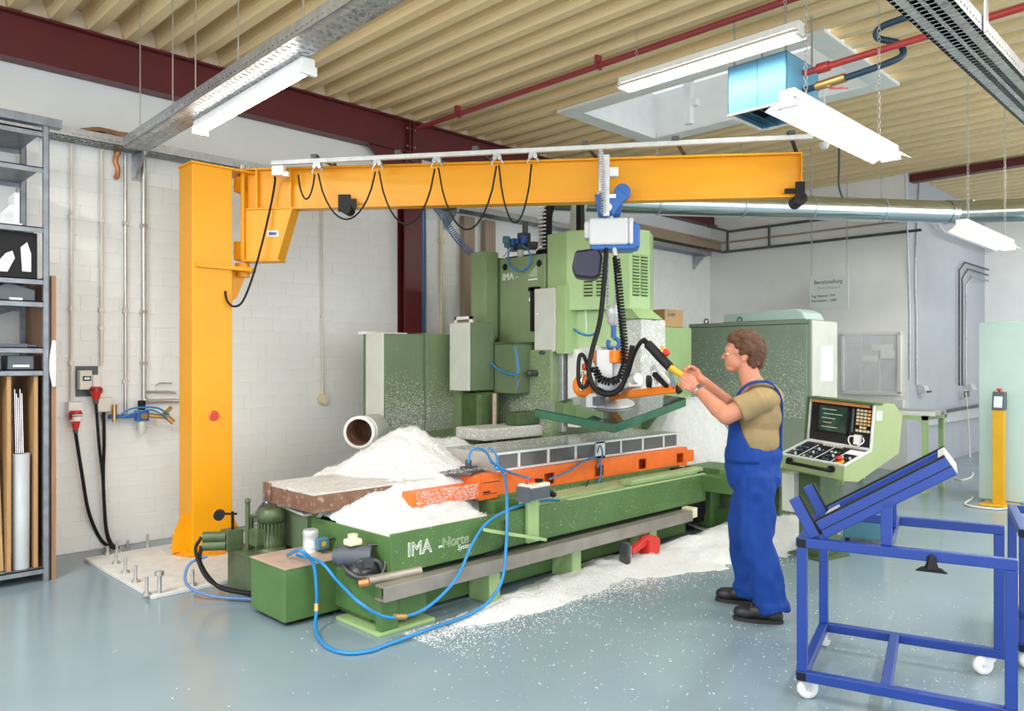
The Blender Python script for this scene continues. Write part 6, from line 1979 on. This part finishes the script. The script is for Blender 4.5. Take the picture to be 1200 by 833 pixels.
# ================================================================== blue carts
def make_cart(O, a, b_, wd, dp, ztop, label):
    X = frame(O, a, b_, (0, 0, 1))
    t = thing('transport_cart', O, label, 'cart')
    s = .045
    h = s / 2
    zb = .115
    for x_, y_ in ((0, 0), (wd, 0), (0, dp), (wd, dp)):
        b = MB(X); b.box(x_ - h, x_ + h, y_ - h, y_ + h, zb + h, ztop - h); b.build('post', 'blue_cart', t, bevel=.004)
    for nm, q_ in (('bottom_rail', (-h, wd + h, -h, h, zb - h, zb + h)), ('bottom_rail', (-h, wd + h, dp - h, dp + h, zb - h, zb + h)), ('bottom_rail', (-h, h, h, dp - h, zb - h, zb + h)),
                   ('top_rail', (-h, wd + h, -h, h, ztop - h, ztop + h)), ('top_rail', (-h, wd + h, dp - h, dp + h, ztop - h, ztop + h)), ('top_rail', (-h, h, h, dp - h, ztop - h, ztop + h)),
                   ('cross_rail', (wd * .40, wd * .40 + s, h, dp - h, zb - h, zb + h))):
        b = MB(X); b.box(*q_); b.build(nm, 'blue_cart', t, bevel=.004)
    for x_, z_ in ((0, ztop), (0, zb)):
        b = MB(X); b.box(x_ - h - .003, x_ - h + .002, -h + .004, h - .004, z_ - h + .004, z_ + h - .004); b.box(x_ - h + .004, x_ + h - .004, -h - .003, -h + .002, z_ - h + .004, z_ + h - .004); b.build('end_cap', 'black', t)
    for x_, y_ in ((0, .02), (wd, .02), (0, dp), (wd - .05, dp)):
        ang = .5 + x_ * 3 + y_
        d_ = V((math.cos(ang), math.sin(ang), 0)) * .022
        n_ = V((-d_.y, d_.x, 0)).normalized()
        c_ = V((x_, y_, .048)) + d_
        b = MB(X); b.lathe(c_ - n_ * .016, n_, [(0, .030), (.002, .044), (.008, .048), (.024, .048), (.030, .044), (.032, .030)], 22); wh = b.build('castor_wheel', 'white_plastic', t)
        b = MB(X)
        for sg in (-1, 1):
            p_ = c_ + n_ * sg * .020
            b.hexa([p_ + V((-.012, 0, -.008)) - n_ * .002, p_ + V((.012, 0, -.008)) - n_ * .002, p_ + V((.012, 0, -.008)) + n_ * .002, p_ + V((-.012, 0, -.008)) + n_ * .002,
                    V((x_, y_, .09)) + n_ * sg * .020 + V((-.03, 0, 0)) - n_ * .002, V((x_, y_, .09)) + n_ * sg * .020 + V((.03, 0, 0)) - n_ * .002, V((x_, y_, .09)) + n_ * sg * .020 + V((.03, 0, 0)) + n_ * .002, V((x_, y_, .09)) + n_ * sg * .020 + V((-.03, 0, 0)) + n_ * .002])
        b.cyl(c_ - n_ * .024, c_ + n_ * .024, .008, n=10)
        b.cbox((x_, y_, .0905), .07, .05, .006)
        b.build('fork', 'galv_light', wh)
    return t, X


aC, bC = C(.875, -.485, 0), C(.485, .875, 0)
ctO = C(1.353, 3.60, 0)
cart, CX = make_cart(ctO, aC, bC, .82, .76, .735, 'blue steel cart with an inclined cradle in front of the console')
zt = .735 + .0225


def channel(b, p0, p1, y0, y1, hgt, lift):
    "beam of rectangular section in the x-z plane of the cart, between y0 and y1"
    p0, p1 = V((p0[0], 0, p0[1])), V((p1[0], 0, p1[1]))
    a = (p1 - p0).normalized()
    n = V((-a.z, 0, a.x))
    q = [p0 + n * lift, p1 + n * lift, p1 + n * (lift + hgt), p0 + n * (lift + hgt)]
    b.prism([(v_.x, y0, v_.z) for v_ in q], (0, y1 - y0, 0))


S0, S1 = (.075, zt + .045), (.60, 1.135)
for y0 in (.0, .42):
    b = MB(CX); channel(b, S0, S1, y0, y0 + .045, .085, -.05); bo = b.build('cradle_beam', 'blue_cart', cart, bevel=.004)
    b = MB(CX); channel(b, S0, S1, y0 + .004, y0 + .041, .008, .035); b.build('rubber_strip', 'rubber', bo)
    b = MB(CX); channel(b, S0, S1, y0 - .0012, y0 + .001, .004, -.01); b.build('seam', 'black', bo)
    n_ = V((-(S1[1] - S0[1]), 0, S1[0] - S0[0])).normalized()
    E0 = (S0[0], S0[1] - .03)
    E1 = (S0[0] + n_.x * .17, S0[1] + n_.z * .17)
    b = MB(CX); channel(b, E0, E1, y0, y0 + .045, .05, -.0); so_ = b.build('stop_arm', 'blue_cart', cart, bevel=.004)
    b = MB(CX); channel(b, E0, E1, y0 + .004, y0 + .041, .008, -.008); b.build('rubber_strip', 'rubber', so_)
    b = MB(CX); b.box(.33, .375, y0, y0 + .045, zt, zt + .20); b.build('cradle_post', 'blue_cart', cart, bevel=.004)
b = MB(CX); channel(b, (.575, 1.118), (.60, 1.135), .045, .42, .09, -.05); b.build('end_plate', 'galv_light', cart)
b = MB(CX); channel(b, (S0[0] - .005, S0[1] + .01), (S0[0] + .045, S0[1] + .043), .045, .42, .03, -.02); b.build('cradle_floor', 'galv_light', cart)
b = MB(CX); channel(b, (.18, .87), (.24, .908), .045, .42, .03, -.05); b.build('cradle_tie', 'blue_cart', cart)
b = MB(CX); b.box(-.0225, .0225, .42, .465, zt, zt + .03); b.build('cradle_foot', 'blue_cart', cart)
b = MB(CX); b.box(.33, .375, .0225, .7375, zt - .045, zt); b.build('cradle_rail', 'blue_cart', cart, bevel=.004)
cl = thing('spring_clip', CX @ V((.53, -.03, .69)), 'black spring clip hanging from the blue cart rail', 'clip')
b = MB(CX); b.lathe((.53, -.036, .690), (0, 0, 1), [(0, .028), (.012, .024), (.03, .018), (.045, .018), (.055, .008)], 14); b.build('knob', 'black', cl)
b = MB(CX); b.prism([(.47, -.055, .675), (.59, -.055, .675), (.565, -.055, .692), (.495, -.055, .692)], (0, .03, 0)); b.build('jaw', 'black', cl)
# neighbouring cart, mostly outside the picture
O2 = C(2.62, 3.95, 0)
cart2, CX2 = make_cart(O2, aC, bC, .82, .76, .70, 'blue steel cart with a wooden board on its middle rail')
b = MB(CX2); b.box(-.04, .86, .02, .74, .30, .32); b.build('wooden_board', 'wood', cart2)
b = MB(CX2); b.box(-.0225, .8, -.0225, .0225, .255, .30); b.box(-.0225, .0225, .03, .73, .255, .30); b.build('middle_rail', 'blue_cart', cart2, bevel=.004)
# ================================================================== plastic shavings
def fbm(x, y, s):
    return mnoise.noise(V((x * s, y * s, 1.3))) + .5 * mnoise.noise(V((x * s * 2.1, y * s * 2.1, 4.7))) + .25 * mnoise.noise(V((x * s * 4.3, y * s * 4.3, 8.1)))


def heap(name, x0, x1, y0, y1, n, m, hfun, base, label):
    b = MB()
    vs, fs = [], []
    H = {}
    for i in range(n + 1):
        for j in range(m + 1):
            x, y = x0 + (x1 - x0) * i / n, y0 + (y1 - y0) * j / m
            h = hfun(x, y)
            H[i, j] = h
            vs.append((x, y, h))
    idx = lambda i, j: i * (m + 1) + j
    for i in range(n):
        for j in range(m):
            if max(H[i, j], H[i + 1, j], H[i, j + 1], H[i + 1, j + 1]) > base:
                fs.append((idx(i, j), idx(i + 1, j), idx(i + 1, j + 1), idx(i, j + 1)))
    used = sorted({k for f in fs for k in f})
    mp = {k: q for q, k in enumerate(used)}
    b.add([vs[k] for k in used], [tuple(mp[k] for k in f) for f in fs], True)
    return b.build(name, 'chips', None, label, 'shavings', kind='stuff', fixn=False)


def gs(x, y, cx, cy, sx, sy, a):
    return a * math.exp(-((x - cx) / sx) ** 2 - ((y - cy) / sy) ** 2)


def main_h(x, y):
    edge = min(1, max(0, (x - 2.72) / .12)) * min(1, max(0, (y - 3.715) / .08))
    t = min(1, max(0, (y - 4.05) / .45))
    h = .47 + .05 * edge + .16 * t * t * (3 - 2 * t)
    h += gs(x, y, 3.75, 4.92, .34, .42, .34) + gs(x, y, 3.32, 5.05, .22, .25, .10) + gs(x, y, 4.40, 5.10, .5, .26, .22) + gs(x, y, 3.25, 4.3, .4, .25, .05)
    h += gs(x, y, 2.75, 4.9, .32, .55, -.12) + gs(x, y, 3.1, 3.95, .3, .1, -.02)
    if x > 3.15 and y < 4.16:
        h = min(h, .50 + .06 * (y - 3.72) + .03 * fbm(x, y, 4))
    if x > 3.7 and y < 4.25:
        h -= .25 * min(1, (x - 3.7) / .3)
    if x > 4.45:
        h -= (x - 4.45) * .9 * (1 if y < 5.1 else .3)
    if y > 5.3:
        h -= (y - 5.3) * 1.1
    return h + .028 * fbm(x, y, 5) + .010 * fbm(x + 3, y, 19)


hp0 = heap('plastic_shavings', 2.72, 4.75, 3.72, 5.75, 150, 150, main_h, .36, 'white plastic shavings heaped over the machine tray')


def right_h(x, y):
    h = gs(x, y, 7.45, 4.60, .75, .62, 1.12) + gs(x, y, 6.95, 4.75, .45, .4, .25) - .02
    return h + .05 * fbm(x, y, 3.5) * min(1, h) + .012 * fbm(x, y, 17)


hp1 = heap('plastic_shavings', 6.35, 8.32, 3.1, 5.9, 120, 140, right_h, .0, 'white plastic shavings in a steep pile in front of the electric cabinet')


def floor_h(x, y):
    c = 3.56 - .05 * math.sin(x * 2.3)
    wdt = .14 + .07 * math.sin(x * 1.7 + 1) + (.10 if x > 4.6 else 0)
    h = .075 * math.exp(-((y - c) / wdt) ** 2) * min(1, max(0, (x - 2.75) / .9))
    h += gs(x, y, 6.5, 3.3, .9, .38, .12) + gs(x, y, 5.6, 3.3, .6, .25, .05)
    return h + .030 * fbm(x, y, 6) * min(1, h * 20) - .022


hp2 = heap('plastic_shavings', 2.6, 8.2, 2.5, 3.9, 200, 70, floor_h, .0, 'white plastic shavings drifted along the machine base')


def flakes(name, gen, count, label, size=(.003, .008), seed=1, parent=None):
    rnd = random.Random(seed)
    vs, fs = [], []
    for _ in range(count):
        r = gen(rnd)
        if r is None:
            continue
        p, sc = r
        p = V(p)
        L = rnd.uniform(*size) * sc
        a = V((rnd.gauss(0, 1), rnd.gauss(0, 1), rnd.gauss(0, 1))).normalized()
        c = a.orthogonal().normalized() * L * .22
        e = a.cross(c).normalized() * L * .35
        k = len(vs)
        a = a * L
        vs += [tuple(p - a - c), tuple(p - a + c), tuple(p + e - c), tuple(p + e + c), tuple(p + a - c), tuple(p + a + c)]
        fs += [(k, k + 1, k + 3, k + 2), (k + 2, k + 3, k + 5, k + 4)]
    b = MB()
    b.v, b.f, b.sm = vs, fs, [False] * len(fs)
    return b.build(name, 'flake', parent, None if parent else label, None if parent else 'shavings', kind='stuff', fixn=False)


def on(hf_, x0, x1, y0, y1, lo, up):
    def g(r):
        x, y = r.uniform(x0, x1), r.uniform(y0, y1)
        h = hf_(x, y)
        if h < lo:
            return None
        return (x, y, h + abs(r.gauss(0, up))), 1
    return g


flakes('shaving_flakes', on(main_h, 2.74, 4.7, 3.73, 5.7, .40, .008), 16000, 'x', seed=2, parent=hp0)
flakes('shaving_flakes', on(right_h, 6.5, 8.3, 3.2, 5.8, .03, .02), 9000, 'x', seed=3, size=(.004, .012), parent=hp1)


def gfloor(r):
    x = r.uniform(2.7, 8.2)
    y = 3.5 - abs(r.gauss(0, .22)) + (.1 if x < 4 else 0)
    if x > 5.5:
        y -= r.random() * .35
    if y < 3.4 - .12 * (x - 2.7) and r.random() < .5:
        return None
    return (x, y, max(0, floor_h(x, y)) + .004 + abs(r.gauss(0, .006))), 1


flakes('shaving_flakes', gfloor, 42000, 'x', seed=4, size=(.002, .0065), parent=hp2)


def gspread(r):
    # thin scatter over the open floor, denser near the machine and the blue cart
    if r.random() < .45:
        c = C(r.gauss(2.1, .5), r.gauss(4.1, .8), 0)
    else:
        c = C(r.gauss(.7, 1.0), r.gauss(4.4, .7), 0)
    return (c.x, c.y, .004), 1


flakes('shaving_flakes', gspread, 1800, 'x', seed=5, size=(.002, .006), parent=hp2)


def gwall(r):
    # flakes that stick to the machine faces
    k = r.random()
    if k < .34:
        z = .9 + abs(r.gauss(0, .22))
        x = r.uniform(4.27, 5.15)
        return ((x, (5.945 if x < 4.735 else 5.915 if x < 4.79 else 5.995), z), .8) if z < 1.8 else None
    if k < .62:
        z = .9 + abs(r.gauss(0, .24))
        return ((5.515, r.uniform(5.0, 5.78), z), .8) if z < 1.68 else None
    if k < .85:
        z = .95 + abs(r.gauss(0, .35))
        return ((8.325, r.uniform(3.75, 5.2), z), 1.1) if z < 1.98 else None
    if k < .93:
        return ((r.uniform(2.72, 6.15), 3.698, r.uniform(.34, .56)), .6) if r.random() < .3 else None
    return (r.uniform(3.25, 4.0), 4.165, r.uniform(.58, .69)), 1.0


flakes('shaving_flakes', gwall, 24000, 'x', seed=6, size=(.003, .009), parent=mm)


def gtop(r):
    k = r.random()
    if k < .4:
        return (r.uniform(4.02, 6.48), r.uniform(4.3, 4.75), .893), .7
    if k < .7:
        if r.random() < .8:
            return None
        return (r.uniform(2.62, 3.3), r.uniform(4.42, 5.07), .733), .8
    if k < .85:
        return (r.uniform(4.3, 6.3), r.uniform(3.72, 4.1), .575), .7
    return (r.uniform(3.4, 4.0), r.uniform(4.25, 4.65), .77), 1


flakes('shaving_flakes', gtop, 9000, 'x', seed=7, size=(.002, .006), parent=mm)
